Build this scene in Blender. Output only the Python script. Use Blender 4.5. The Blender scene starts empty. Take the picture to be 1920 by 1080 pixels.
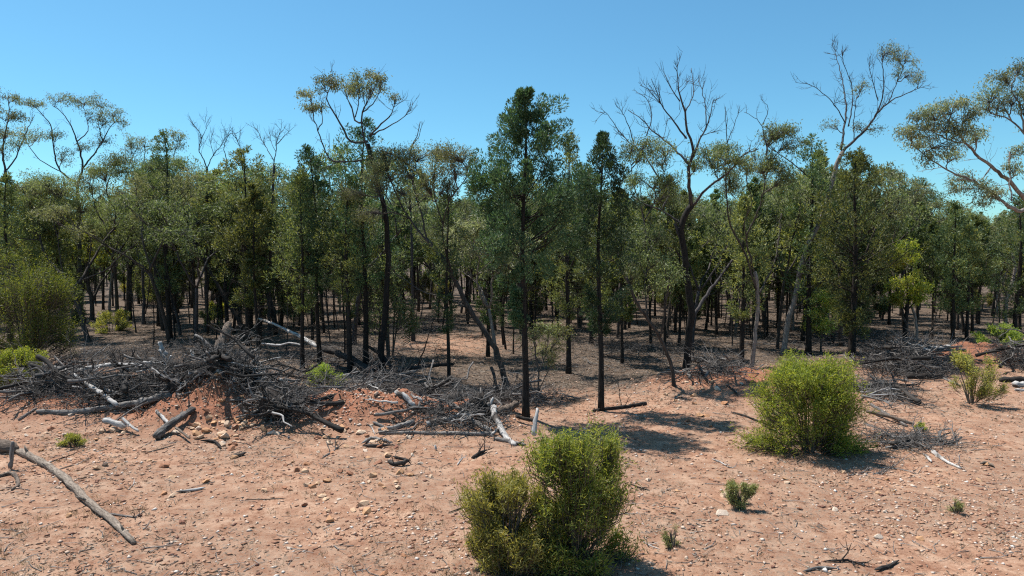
import bpy, bmesh, math, random
import numpy as np
from mathutils import Vector

rng = np.random.default_rng(11)
random.seed(11)
SC = bpy.context.scene
COL = SC.collection

# ------------------------------------------------------------------ camera
CAM_H, FPX, HORIZON = 5.0, 1280.0, 480.0
PITCH = math.atan((540.0 - HORIZON) / FPX)
cd = bpy.data.cameras.new('camera')
cam = bpy.data.objects.new('camera', cd)
COL.objects.link(cam)
cam.location = (0, 0, CAM_H)
cam.rotation_euler = (math.pi / 2 - PITCH, 0, 0)
cd.sensor_width = 36.0
cd.lens = 24.0
cd.clip_start = 0.1
cd.clip_end = 9000.0
SC.camera = cam

# ------------------------------------------------------------------ sky, sun, exposure
SUN_EL, SUN_AZ = math.radians(65), math.radians(-54)      # azimuth from +Y towards +X
world = bpy.data.worlds.new('World')
SC.world = world
world.use_nodes = True
wn = world.node_tree
sky = wn.nodes.new('ShaderNodeTexSky')
sky.sky_type = 'NISHITA'
sky.sun_disc = False
sky.sun_elevation = SUN_EL
sky.sun_rotation = SUN_AZ % (2 * math.pi)
sky.altitude = 0.0
sky.air_density = 1.0
sky.dust_density = 0.3
sky.ozone_density = 6.0
bg = wn.nodes['Background']
bg.inputs['Strength'].default_value = 0.106
tint = wn.nodes.new('ShaderNodeMixRGB')          # clear dry air: the same deeper blue over the whole sky
tint.blend_type = 'MULTIPLY'
tint.inputs[0].default_value = 1.0
tint.inputs[2].default_value = (0.62, 0.97, 0.93, 1)
wn.links.new(sky.outputs['Color'], tint.inputs[1])
wn.links.new(tint.outputs[0], bg.inputs['Color'])

sd = bpy.data.lights.new('sun', 'SUN')
sun = bpy.data.objects.new('sun', sd)
COL.objects.link(sun)
sd.energy = 5.0
sd.angle = math.radians(0.53)
sd.color = (1.0, 0.955, 0.89)
SV = Vector((math.sin(SUN_AZ) * math.cos(SUN_EL), math.cos(SUN_AZ) * math.cos(SUN_EL), math.sin(SUN_EL)))
sun.rotation_euler = SV.to_track_quat('Z', 'Y').to_euler()
sun.location = (-30, 30, 60)

SC.view_settings.view_transform = 'Standard'
SC.view_settings.look = 'None'
SC.view_settings.gamma = 1.0
SC.view_settings.exposure = 0.6
SC.view_settings.use_curve_mapping = False
SC.render.engine = 'CYCLES'
cy = SC.cycles
cy.max_bounces = 8
cy.diffuse_bounces = 5
cy.glossy_bounces = 1
cy.transmission_bounces = 6
cy.transparent_max_bounces = 4
cy.use_denoising = False
try:
    cy.denoiser = 'OPENIMAGEDENOISE'
    cy.denoising_prefilter = 'ACCURATE'
except Exception:
    pass
SC.render.film_transparent = False
cy.filter_width = 1.2

# ------------------------------------------------------------------ numeric helpers
def _h(ix, iy, s):
    n = (ix.astype(np.int64) * 374761393 + iy.astype(np.int64) * 668265263 + s * 974634533) & 0x7fffffff
    n = ((n ^ (n >> 13)) * 1274126177) & 0x7fffffff
    return ((n ^ (n >> 16)) & 0xffff) / 65535.0


def vnoise(x, y, s=0):
    x = np.asarray(x, float); y = np.asarray(y, float)
    ix = np.floor(x); iy = np.floor(y)
    fx = x - ix; fy = y - iy
    fx = fx * fx * (3 - 2 * fx); fy = fy * fy * (3 - 2 * fy)
    a = _h(ix, iy, s); b = _h(ix + 1, iy, s); c = _h(ix, iy + 1, s); d = _h(ix + 1, iy + 1, s)
    return (a * (1 - fx) + b * fx) * (1 - fy) + (c * (1 - fx) + d * fx) * fy


def fbm(x, y, s=0, o=4):
    x = np.asarray(x, float); y = np.asarray(y, float)
    v = 0; a = 0.5
    for k in range(o):
        v = v + a * vnoise(x * 2 ** k, y * 2 ** k, s + k * 17)
        a *= 0.5
    return v


# mounds of pushed-up soil along the edge of the clearing: x, y, height, sx, sy
MOUNDS = [(-8.7, 20.6, 1.35, 2.3, 1.4), (-13.5, 21.5, 0.6, 3.2, 1.7), (-4.3, 20.5, 1.0, 1.9, 1.1),
          (-1.2, 20.6, 0.5, 1.6, 1.1), (8.0, 26.2, 0.8, 2.7, 1.5), (9.8, 23.8, 0.6, 2.0, 1.6),
          (21.5, 31.5, 0.9, 3.6, 1.9), (15.5, 31.5, 0.35, 3.0, 1.6), (-20.0, 22.0, 0.5, 4.0, 2.0)]


def gh(x, y):
    x = np.asarray(x, float); y = np.asarray(y, float)
    z = (fbm(x * 0.09, y * 0.09, 3, 2) - 0.37) * 0.35
    z = z + (fbm(x * 0.55, y * 0.55, 9, 4) - 0.47) * 0.16
    near = np.clip((45 - y) / 20, 0, 1)
    z = z + near * (fbm(x * 2.6, y * 2.6, 21, 3) - 0.44) * 0.055
    m = 0
    for (mx, my, h, sx, sy) in MOUNDS:
        m = m + h * np.exp(-((x - mx) / sx) ** 2 - ((y - my) / sy) ** 2)
    z = z + m * (0.62 + 0.6 * fbm(x * 0.9, y * 0.9, 5, 3) + 0.6 * (fbm(x * 2.7, y * 2.7, 55, 4) - 0.45))
    return z * np.clip((y - 2) / 4, 0.2, 1)


FWD = np.array([0, math.cos(PITCH), -math.sin(PITCH)])
UPV = np.array([0, math.sin(PITCH), math.cos(PITCH)])


def ray(u, v):
    return FWD + np.array([1.0, 0, 0]) * (u - 960) / FPX + UPV * (540 - v) / FPX


def at(u, v, lift=0.0):
    """ground point seen at photo pixel u, v"""
    r = ray(u, v)
    z = 0.0
    for _ in range(14):
        t = (CAM_H - z - lift) / max(-r[2], 1e-4)
        p = r * t
        z = 0.5 * z + 0.5 * float(gh(p[0], p[1]))
    return np.array([p[0], p[1], float(gh(p[0], p[1])) + lift])


def atY(u, v, Y):
    r = ray(u, v)
    p = r * (Y / r[1])
    return np.array([p[0], p[1], p[2] + CAM_H])


def proj(p):
    d = np.array([p[0], p[1], p[2] - CAM_H])
    k = d @ FWD
    return 960 + FPX * d[0] / k, 540 - FPX * (d @ UPV) / k


def unit(a):
    return a / np.maximum(np.linalg.norm(a, axis=-1, keepdims=True), 1e-9)


def spline(P, step):
    """Catmull-Rom through the rows of P (any width), about one point per step"""
    P = np.asarray(P, float)
    if len(P) < 2:
        return P
    ext = np.vstack([2 * P[0] - P[1], P, 2 * P[-1] - P[-2]])
    out = []
    for i in range(len(P) - 1):
        p0, p1, p2, p3 = ext[i:i + 4]
        n = max(1, int(round(np.linalg.norm((p2 - p1)[:3]) / step)))
        t = np.linspace(0, 1, n, endpoint=False)[:, None]
        out.append(0.5 * (2 * p1 + (p2 - p0) * t + (2 * p0 - 5 * p1 + 4 * p2 - p3) * t ** 2 + (3 * p1 - p0 - 3 * p2 + p3) * t ** 3))
    out.append(P[-1:])
    return np.vstack(out)


class MB:
    """collects vertices and faces, then makes one mesh"""
    def __init__(self):
        self.V = []; self.Q = []; self.T = []; self.n = 0

    def add(self, v, q=None, t=None):
        v = np.asarray(v, float).reshape(-1, 3)
        if q is not None and len(q):
            self.Q.append(np.asarray(q, np.int64) + self.n)
        if t is not None and len(t):
            self.T.append(np.asarray(t, np.int64) + self.n)
        self.V.append(v); self.n += len(v)

    def mesh(self, name, mat, smooth=False, origin=None):
        V = np.vstack(self.V) if self.V else np.zeros((0, 3))
        if origin is not None:
            V = V - np.asarray(origin)
        Q = np.vstack(self.Q) if self.Q else np.zeros((0, 4), np.int64)
        T = np.vstack(self.T) if self.T else np.zeros((0, 3), np.int64)
        me = bpy.data.meshes.new(name)
        me.vertices.add(len(V)); me.vertices.foreach_set('co', V.astype(np.float32).ravel())
        nl = Q.size + T.size
        me.loops.add(nl); me.loops.foreach_set('vertex_index', np.concatenate([Q.ravel(), T.ravel()]).astype(np.int32))
        me.polygons.add(len(Q) + len(T))
        ls = np.concatenate([np.arange(len(Q)) * 4, Q.size + np.arange(len(T)) * 3]).astype(np.int32)
        me.polygons.foreach_set('loop_start', ls)
        if smooth:
            me.polygons.foreach_set('use_smooth', np.ones(len(ls), bool))
        me.update(calc_edges=True)
        me.materials.append(mat)
        return me


def add_tube(mb, P, R, k=7, cap=True, rough=0.0):
    P = np.asarray(P, float); R = np.asarray(R, float); n = len(P)
    T = unit(np.gradient(P, axis=0))
    u = np.cross(T[0], [0.3, 0.9, 0.1] if abs(T[0][2]) > 0.7 else [0, 0, 1.0]); u /= np.linalg.norm(u)
    a = np.linspace(0, 2 * math.pi, k, endpoint=False)
    rings = []
    for i in range(n):
        u = u - T[i] * (u @ T[i]); u /= max(np.linalg.norm(u), 1e-9)
        w = np.cross(T[i], u)
        rr = R[i] * (1 + rough * (rng.random(k) - 0.5)) if rough else R[i]
        rings.append(P[i] + (np.cos(a) * rr)[:, None] * u + (np.sin(a) * rr)[:, None] * w)
    v = np.vstack(rings)
    i = np.arange(n - 1)[:, None] * k; j = np.arange(k)[None, :]; j2 = (j + 1) % k
    q = np.stack([i + j, i + j2, i + k + j2, i + k + j], -1).reshape(-1, 4)
    t = None
    if cap:
        v = np.vstack([v, P[0] - T[0] * R[0] * 0.15, P[-1] + T[-1] * R[-1] * 0.3])
        c0 = n * k; j = np.arange(k)
        t = np.vstack([np.stack([np.full(k, c0), (j + 1) % k, j], -1),
                       np.stack([np.full(k, c0 + 1), (n - 1) * k + j, (n - 1) * k + (j + 1) % k], -1)])
    mb.add(v, q, t)


def add_twigs(mb, A, B, C, r0, r1, k=3):
    """many bent twigs at once: A -> B -> C, radius r0 tapering to r1"""
    A = np.asarray(A, float).reshape(-1, 3); B = np.asarray(B, float).reshape(-1, 3); C = np.asarray(C, float).reshape(-1, 3)
    n = len(A)
    if n == 0:
        return
    r0 = np.broadcast_to(np.asarray(r0, float), (n,)); r1 = np.broadcast_to(np.asarray(r1, float), (n,))
    d = unit(C - A)
    ref = np.where(np.abs(d[:, 2:3]) > 0.8, np.array([[1.0, 0, 0]]), np.array([[0, 0, 1.0]]))
    u = unit(np.cross(d, ref)); w = np.cross(d, u)
    a = np.linspace(0, 2 * math.pi, k, endpoint=False)
    ring = u[:, None, :] * np.cos(a)[None, :, None] + w[:, None, :] * np.sin(a)[None, :, None]
    v = np.concatenate([A[:, None] + ring * r0[:, None, None], B[:, None] + ring * (0.62 * r0 + 0.38 * r1)[:, None, None], C[:, None] + ring * r1[:, None, None]], 1)
    base = (np.arange(n) * 3 * k)[:, None]
    f = []
    for s in range(2):
        for j in range(k):
            j2 = (j + 1) % k
            f.append([s * k + j, s * k + j2, (s + 1) * k + j2, (s + 1) * k + j])
    q = (base[:, None, :] + np.array(f)[None]).reshape(-1, 4)
    mb.add(v.reshape(-1, 3), q)


def add_leaves(mb, C, D, L, W):
    """one rhombic leaf per row: base point C, direction D"""
    n = len(C)
    if n == 0:
        return
    D = unit(D)
    S = unit(np.cross(D, rng.normal(size=(n, 3))))
    L = np.broadcast_to(np.asarray(L, float), (n,))[:, None]; W = np.broadcast_to(np.asarray(W, float), (n,))[:, None]
    mid = C + D * L * 0.42
    v = np.stack([C, mid + S * W * 0.5, C + D * L, mid - S * W * 0.5], 1).reshape(-1, 3)
    mb.add(v, np.arange(n * 4).reshape(-1, 4))


def newobj(name, me, parent=None, loc=None, rot=None, scale=None):
    o = bpy.data.objects.new(name, me)
    COL.objects.link(o)
    if parent is not None:
        o.parent = parent
    if loc is not None:
        o.location = loc
    if rot is not None:
        o.rotation_euler = rot
    if scale is not None:
        o.scale = scale if hasattr(scale, '__len__') else (scale,) * 3
    return o


def tag(o, label, cat, group=None, kind=None):
    o['label'] = label
    o['category'] = cat
    if group:
        o['group'] = group
    if kind:
        o['kind'] = kind
    return o


def thing(name, label, cat, loc, group=None):
    e = newobj(name, None, None, tuple(float(c) for c in loc))
    e.empty_display_size = 0.2
    return tag(e, label, cat, group)


def copy_tree(o, parent=None):
    c = o.copy(); COL.objects.link(c); c.parent = parent
    for ch in o.children:
        copy_tree(ch, c)
    return c


# ------------------------------------------------------------------ materials
def new_mat(name):
    m = bpy.data.materials.new(name); m.use_nodes = True
    nt = m.node_tree
    return m, nt, nt.nodes['Principled BSDF'], nt.nodes['Material Output']


def nd(nt, kind, **kw):
    n = nt.nodes.new(kind)
    for k, v in kw.items():
        setattr(n, k, v)
    return n


def ramp(nt, stops, interp='LINEAR'):
    r = nt.nodes.new('ShaderNodeValToRGB')
    r.color_ramp.interpolation = interp
    el = r.color_ramp.elements
    while len(el) < len(stops):
        el.new(0.5)
    for e, (p, c) in zip(el, stops):
        e.position = p; e.color = (*c, 1)
    return r


def leaf_mat(name, cols, transl=0.3, rough=0.55, tcol=None, sat=1.0, val=1.0):
    m, nt, b, out = new_mat(name)
    geo = nd(nt, 'ShaderNodeNewGeometry')
    oi = nd(nt, 'ShaderNodeObjectInfo')
    n = len(cols)
    r = ramp(nt, [(i / (n - 1), c) for i, c in enumerate(cols)])
    nt.links.new(geo.outputs['Random Per Island'], r.inputs['Fac'])
    hsv = nd(nt, 'ShaderNodeHueSaturation')
    mr = nd(nt, 'ShaderNodeMapRange')
    mr.inputs['To Min'].default_value = 0.74 * val; mr.inputs['To Max'].default_value = 1.5 * val
    hsv.inputs['Saturation'].default_value = sat
    nt.links.new(oi.outputs['Random'], mr.inputs['Value'])
    mh = nd(nt, 'ShaderNodeMapRange')
    mh.inputs['To Min'].default_value = 0.483; mh.inputs['To Max'].default_value = 0.515
    ml = nd(nt, 'ShaderNodeMath', operation='FRACT')
    mm = nd(nt, 'ShaderNodeMath', operation='MULTIPLY'); mm.inputs[1].default_value = 7.31
    nt.links.new(oi.outputs['Random'], mm.inputs[0]); nt.links.new(mm.outputs[0], ml.inputs[0]); nt.links.new(ml.outputs[0], mh.inputs['Value'])
    nt.links.new(mr.outputs[0], hsv.inputs['Value']); nt.links.new(mh.outputs[0], hsv.inputs['Hue'])
    nt.links.new(r.outputs['Color'], hsv.inputs['Color'])
    nt.links.new(hsv.outputs['Color'], b.inputs['Base Color'])
    b.inputs['Roughness'].default_value = rough
    b.inputs['Specular IOR Level'].default_value = 0.28
    tr = nd(nt, 'ShaderNodeBsdfTranslucent')
    mx = nd(nt, 'ShaderNodeMixShader'); mx.inputs[0].default_value = transl
    g = nd(nt, 'ShaderNodeMixRGB', blend_type='MULTIPLY'); g.inputs[0].default_value = 1
    g.inputs[2].default_value = (*(tcol or (1.5, 1.35, 0.6)), 1)
    nt.links.new(hsv.outputs['Color'], g.inputs[1]); nt.links.new(g.outputs[0], tr.inputs['Color'])
    nt.links.new(b.outputs[0], mx.inputs[1]); nt.links.new(tr.outputs[0], mx.inputs[2])
    nt.links.new(mx.outputs[0], out.inputs['Surface'])
    return m


def wood_mat(name, dark, light, scale=(9, 9, 1.6), bump=0.5, bias=0.5, rand=0.0, patch=None):
    """bark or weathered wood: streaks along the object's z, patches, relief"""
    m, nt, b, out = new_mat(name)
    tc = nd(nt, 'ShaderNodeTexCoord')
    mp = nd(nt, 'ShaderNodeMapping'); mp.inputs['Scale'].default_value = scale
    nt.links.new(tc.outputs['Object'], mp.inputs['Vector'])
    n1 = nd(nt, 'ShaderNodeTexNoise'); n1.inputs['Scale'].default_value = 2.0; n1.inputs['Detail'].default_value = 6; n1.inputs['Roughness'].default_value = 0.65
    nt.links.new(mp.outputs[0], n1.inputs['Vector'])
    r = ramp(nt, [(bias - 0.16, dark), (bias + 0.2, light)])
    fac = n1.outputs['Fac']
    if rand:
        oi = nd(nt, 'ShaderNodeObjectInfo')
        ma = nd(nt, 'ShaderNodeMath', operation='MULTIPLY_ADD'); ma.inputs[1].default_value = rand; ma.inputs[2].default_value = -rand * 0.5
        nt.links.new(oi.outputs['Random'], ma.inputs[0])
        ad = nd(nt, 'ShaderNodeMath', operation='ADD'); nt.links.new(ma.outputs[0], ad.inputs[0]); nt.links.new(fac, ad.inputs[1])
        fac = ad.outputs[0]
    nt.links.new(fac, r.inputs['Fac'])
    col = r.outputs['Color']
    if patch:
        n2 = nd(nt, 'ShaderNodeTexNoise'); n2.inputs['Scale'].default_value = patch[1]; n2.inputs['Detail'].default_value = 3
        nt.links.new(tc.outputs['Object'], n2.inputs['Vector'])
        r2 = ramp(nt, [(patch[2], (0, 0, 0)), (patch[2] + 0.06, (1, 1, 1))])
        nt.links.new(n2.outputs['Fac'], r2.inputs['Fac'])
        mx = nd(nt, 'ShaderNodeMixRGB'); nt.links.new(r2.outputs['Color'], mx.inputs[0]); nt.links.new(col, mx.inputs[1]); mx.inputs[2].default_value = (*patch[0], 1)
        col = mx.outputs[0]
    nt.links.new(col, b.inputs['Base Color'])
    b.inputs['Roughness'].default_value = 0.88
    b.inputs['Specular IOR Level'].default_value = 0.2
    bp = nd(nt, 'ShaderNodeBump'); bp.inputs['Strength'].default_value = bump; bp.inputs['Distance'].default_value = 0.03
    nt.links.new(n1.outputs['Fac'], bp.inputs['Height']); nt.links.new(bp.outputs[0], b.inputs['Normal'])
    return m


M = {}
M['pine'] = leaf_mat('pine_foliage', [(0.026, 0.052, 0.018), (0.052, 0.092, 0.030), (0.082, 0.125, 0.042), (0.125, 0.16, 0.062)], 0.32, 0.55, None, 0.84, 1.18)
M['pine_deep'] = leaf_mat('deep_pine_foliage', [(0.018, 0.042, 0.020), (0.034, 0.070, 0.030), (0.058, 0.10, 0.042), (0.10, 0.145, 0.07)], 0.28, 0.55, (1.2, 1.35, 0.7), 0.92, 1.1)
M['pine_olive'] = leaf_mat('pine_foliage_olive', [(0.046, 0.070, 0.018), (0.085, 0.115, 0.030), (0.125, 0.155, 0.042), (0.175, 0.19, 0.062)], 0.38, 0.55, None, 0.82, 1.15)
M['gum'] = leaf_mat('gum_foliage', [(0.070, 0.088, 0.032), (0.112, 0.132, 0.050), (0.155, 0.172, 0.072), (0.22, 0.225, 0.12)], 0.42, 0.55, (1.15, 1.3, 0.65), 0.88, 1.12)
M['gum_brown'] = leaf_mat('gum_foliage_brown', [(0.085, 0.092, 0.038), (0.13, 0.136, 0.058), (0.175, 0.175, 0.082), (0.25, 0.232, 0.145)], 0.42, 0.55, (1.15, 1.25, 0.7), 0.92, 1.1)
M['gum_grey'] = leaf_mat('gum_foliage_grey', [(0.11, 0.128, 0.065), (0.16, 0.178, 0.092), (0.215, 0.225, 0.125), (0.29, 0.285, 0.18)], 0.4, 0.55, (1.15, 1.25, 0.75), 0.95, 1.05)
M['wattle'] = leaf_mat('wattle_foliage', [(0.13, 0.17, 0.024), (0.195, 0.238, 0.036), (0.27, 0.295, 0.052), (0.37, 0.365, 0.10)], 0.5, 0.55)
M['green'] = leaf_mat('green_shrub_foliage', [(0.105, 0.16, 0.026), (0.165, 0.235, 0.038), (0.24, 0.30, 0.054), (0.36, 0.38, 0.12)], 0.5, 0.55, None, 0.95, 1.15)
M['bush'] = leaf_mat('left_bush_foliage', [(0.085, 0.13, 0.023), (0.135, 0.19, 0.034), (0.195, 0.245, 0.048), (0.28, 0.30, 0.095)], 0.45, 0.55)
M['dull'] = leaf_mat('dull_shrub_foliage', [(0.12, 0.13, 0.034), (0.185, 0.195, 0.05), (0.26, 0.262, 0.072), (0.36, 0.34, 0.13)], 0.48, 0.55)
M['sage'] = leaf_mat('sage_foliage', [(0.14, 0.16, 0.055), (0.20, 0.22, 0.08), (0.28, 0.28, 0.12)], 0.2)
M['dry'] = leaf_mat('dry_grass', [(0.10, 0.08, 0.055), (0.19, 0.15, 0.10), (0.32, 0.26, 0.18)], 0.2)
M['litter'] = leaf_mat('leaf_litter', [(0.06, 0.042, 0.03), (0.12, 0.085, 0.06), (0.20, 0.15, 0.11), (0.33, 0.27, 0.21)], 0.0)
M['bark_pine'] = wood_mat('pine_bark', (0.010, 0.008, 0.007), (0.052, 0.042, 0.035), (16, 16, 2.2), 0.9)
M['bark_gum'] = wood_mat('gum_bark', (0.028, 0.023, 0.020), (0.11, 0.09, 0.076), (10, 10, 1.6), 0.7)
M['bark_dark'] = wood_mat('dark_bark', (0.010, 0.0085, 0.008), (0.042, 0.035, 0.030), (12, 12, 2), 0.9)
M['bark_pale'] = wood_mat('pale_bark', (0.12, 0.10, 0.088), (0.34, 0.30, 0.265), (7, 7, 1.2), 0.4, patch=((0.12, 0.10, 0.09), 1.4, 0.58))
M['limb_grey'] = wood_mat('grey_limb', (0.035, 0.031, 0.033), (0.105, 0.094, 0.092), (8, 8, 1.6), 0.4)
M['twig'] = wood_mat('twig', (0.05, 0.042, 0.036), (0.15, 0.13, 0.11), (8, 8, 3), 0.1)
M['dead_pale'] = wood_mat('bleached_wood', (0.17, 0.155, 0.145), (0.56, 0.53, 0.50), (9, 9, 1.1), 0.7, 0.45, patch=((0.09, 0.075, 0.065), 2.2, 0.60))
M['dead_grey'] = wood_mat('weathered_wood', (0.055, 0.047, 0.042), (0.30, 0.275, 0.255), (11, 11, 1.3), 0.9, 0.5, rand=0.22)
M['dead_brown'] = wood_mat('barked_wood', (0.05, 0.036, 0.028), (0.24, 0.185, 0.145), (13, 13, 2.2), 1.0, 0.48)
M['dead_dark'] = wood_mat('dark_wood', (0.012, 0.010, 0.0095), (0.085, 0.072, 0.063), (12, 12, 2), 1.0, 0.52, rand=0.15)
M['log_tan'] = wood_mat('tan_bark', (0.09, 0.068, 0.052), (0.34, 0.275, 0.22), (13, 13, 3.2), 1.0, 0.47)
for _k, _d, _l in (('pale', (0.17, 0.155, 0.145), (0.56, 0.53, 0.50)), ('grey', (0.032, 0.028, 0.026), (0.215, 0.198, 0.185)), ('dark', (0.010, 0.009, 0.008), (0.065, 0.056, 0.05))):
    M['stick_' + _k] = wood_mat('stick_' + _k, _d, _l, (1.3, 10, 10), 0.6, 0.5, rand=0.2)
M['brush'] = wood_mat('brush_twigs', (0.03, 0.026, 0.024), (0.19, 0.175, 0.165), (4, 4, 4), 0.1, 0.5)


def rock_mat():
    m, nt, b, out = new_mat('sandstone')
    oi = nd(nt, 'ShaderNodeObjectInfo'); tc = nd(nt, 'ShaderNodeTexCoord')
    r = ramp(nt, [(0.0, (0.24, 0.10, 0.06)), (0.25, (0.45, 0.22, 0.11)), (0.5, (0.58, 0.34, 0.18)), (0.8, (0.62, 0.44, 0.30)), (1.0, (0.64, 0.55, 0.46))])
    nt.links.new(oi.outputs['Alpha'], r.inputs['Fac'])
    n = nd(nt, 'ShaderNodeTexNoise'); n.inputs['Scale'].default_value = 9; n.inputs['Detail'].default_value = 7; n.inputs['Roughness'].default_value = 0.7
    nt.links.new(tc.outputs['Object'], n.inputs['Vector'])
    r2 = ramp(nt, [(0.3, (0.45, 0.42, 0.4)), (0.7, (1.25, 1.2, 1.15))])
    nt.links.new(n.outputs['Fac'], r2.inputs['Fac'])
    mx = nd(nt, 'ShaderNodeMixRGB', blend_type='MULTIPLY'); mx.inputs[0].default_value = 1
    nt.links.new(r.outputs[0], mx.inputs[1]); nt.links.new(r2.outputs[0], mx.inputs[2]); nt.links.new(mx.outputs[0], b.inputs['Base Color'])
    b.inputs['Roughness'].default_value = 0.85
    bp = nd(nt, 'ShaderNodeBump'); bp.inputs['Strength'].default_value = 0.6; bp.inputs['Distance'].default_value = 0.02
    nt.links.new(n.outputs['Fac'], bp.inputs['Height']); nt.links.new(bp.outputs[0], b.inputs['Normal'])
    return m


def pebble_mat():
    m, nt, b, out = new_mat('pebbles')
    g = nd(nt, 'ShaderNodeNewGeometry')
    r = ramp(nt, [(0.0, (0.14, 0.055, 0.035)), (0.3, (0.31, 0.15, 0.085)), (0.6, (0.42, 0.24, 0.15)), (0.84, (0.48, 0.34, 0.25)), (0.95, (0.56, 0.46, 0.38)), (1.0, (0.62, 0.57, 0.52))])
    nt.links.new(g.outputs['Random Per Island'], r.inputs['Fac']); nt.links.new(r.outputs[0], b.inputs['Base Color'])
    b.inputs['Roughness'].default_value = 0.8
    return m


def soil_mat():
    m, nt, b, out = new_mat('red_soil')
    geo = nd(nt, 'ShaderNodeNewGeometry')
    at_ = nd(nt, 'ShaderNodeAttribute', attribute_name='litter')
    am = nd(nt, 'ShaderNodeAttribute', attribute_name='fresh')

    def noise(scale, detail, rough=0.6):
        n = nd(nt, 'ShaderNodeTexNoise'); n.inputs['Scale'].default_value = scale; n.inputs['Detail'].default_value = detail; n.inputs['Roughness'].default_value = rough
        nt.links.new(geo.outputs['Position'], n.inputs['Vector']); return n
    big = noise(0.35, 5); mid = noise(2.2, 6, 0.7); fine = noise(14, 6, 0.75); grain = noise(60, 3, 0.7)
    r1 = ramp(nt, [(0.3, (0.24, 0.112, 0.068)), (0.48, (0.36, 0.20, 0.128)), (0.68, (0.50, 0.33, 0.23))])
    nt.links.new(mid.outputs['Fac'], r1.inputs['Fac'])
    r2 = ramp(nt, [(0.34, (0.42, 0.37, 0.34)), (0.46, (0.9, 0.9, 0.9)), (0.64, (1.22, 1.21, 1.2))])
    nt.links.new(fine.outputs['Fac'], r2.inputs['Fac'])
    m1 = nd(nt, 'ShaderNodeMixRGB', blend_type='MULTIPLY'); m1.inputs[0].default_value = 0.9
    nt.links.new(r1.outputs[0], m1.inputs[1]); nt.links.new(r2.outputs[0], m1.inputs[2])
    # dusty grey-brown crust in broad patches
    rp = ramp(nt, [(0.36, (0.1, 0.1, 0.1)), (0.56, (1, 1, 1))]); nt.links.new(big.outputs['Fac'], rp.inputs['Fac'])
    rq = ramp(nt, [(0.44, (0, 0, 0)), (0.6, (0.85, 0.85, 0.85))]); nt.links.new(fine.outputs['Fac'], rq.inputs['Fac'])
    mm = nd(nt, 'ShaderNodeMath', operation='MULTIPLY'); nt.links.new(rp.outputs[0], mm.inputs[0]); nt.links.new(rq.outputs[0], mm.inputs[1])
    m2 = nd(nt, 'ShaderNodeMixRGB'); m2.inputs[2].default_value = (0.20, 0.15, 0.113, 1)
    nt.links.new(mm.outputs[0], m2.inputs[0]); nt.links.new(m1.outputs[0], m2.inputs[1])
    # freshly pushed, redder soil on the mounds
    m3 = nd(nt, 'ShaderNodeMixRGB', blend_type='MIX'); m3.inputs[2].default_value = (0.30, 0.122, 0.07, 1)
    mf = nd(nt, 'ShaderNodeMath', operation='MULTIPLY'); nt.links.new(am.outputs['Fac'], mf.inputs[0]); nt.links.new(r2.outputs[0], mf.inputs[1])
    nt.links.new(mf.outputs[0], m3.inputs[0]); nt.links.new(m2.outputs[0], m3.inputs[1])
    # litter under the trees
    rl = ramp(nt, [(0.36, (0.036, 0.026, 0.020)), (0.52, (0.13, 0.094, 0.070)), (0.7, (0.28, 0.215, 0.165))])
    nt.links.new(fine.outputs['Fac'], rl.inputs['Fac'])
    am2 = nd(nt, 'ShaderNodeMath', operation='ADD'); nt.links.new(at_.outputs['Fac'], am2.inputs[0])
    sb = nd(nt, 'ShaderNodeMath', operation='MULTIPLY_ADD'); sb.inputs[1].default_value = 1.5; sb.inputs[2].default_value = -0.75
    nt.links.new(mid.outputs['Fac'], sb.inputs[0]); nt.links.new(sb.outputs[0], am2.inputs[1])
    cl = ramp(nt, [(0.3, (0, 0, 0)), (0.7, (1, 1, 1))]); nt.links.new(am2.outputs[0], cl.inputs['Fac'])
    m4 = nd(nt, 'ShaderNodeMixRGB'); nt.links.new(cl.outputs[0], m4.inputs[0]); nt.links.new(m3.outputs[0], m4.inputs[1]); nt.links.new(rl.outputs[0], m4.inputs[2])
    nt.links.new(m4.outputs[0], b.inputs['Base Color'])
    b.inputs['Roughness'].default_value = 0.95
    b.inputs['Specular IOR Level'].default_value = 0.1
    ad = nd(nt, 'ShaderNodeMath', operation='MULTIPLY_ADD'); ad.inputs[1].default_value = 0.35
    nt.links.new(grain.outputs['Fac'], ad.inputs[0]); nt.links.new(fine.outputs['Fac'], ad.inputs[2])
    bp = nd(nt, 'ShaderNodeBump'); bp.inputs['Strength'].default_value = 0.75; bp.inputs['Distance'].default_value = 0.05
    nt.links.new(ad.outputs[0], bp.inputs['Height']); nt.links.new(bp.outputs[0], b.inputs['Normal'])
    return m


M['rock'] = rock_mat(); M['pebble'] = pebble_mat(); M['soil'] = soil_mat()

# ------------------------------------------------------------------ ground
FRONT = [(-1200, 655), (0, 655), (450, 660), (560, 690), (850, 725), (1000, 715), (1180, 712), (1300, 690), (1420, 665), (1600, 665), (1920, 640), (3200, 640)]


def front_y(px):
    """photo row where the tree cover starts, for a photo column"""
    return np.interp(px, [a for a, _ in FRONT], [b for _, b in FRONT])


def litter_mask(x, y):
    """1 where fallen leaves cover the soil, 0 on the open clearing"""
    y = np.maximum(y, 1.0)
    px = 960 + FPX * x / y; py = HORIZON + FPX * CAM_H / y
    d = (front_y(px) + 26 - py) / 22
    m = np.clip(d * 0.6 + 0.45, 0, 1)
    # the sunlit red opening behind the middle pile
    m = m - 0.75 * np.exp(-((px - 850) / 130) ** 2 - ((py - 648) / 24) ** 2)
    return np.clip(m, 0, 1)


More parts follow.
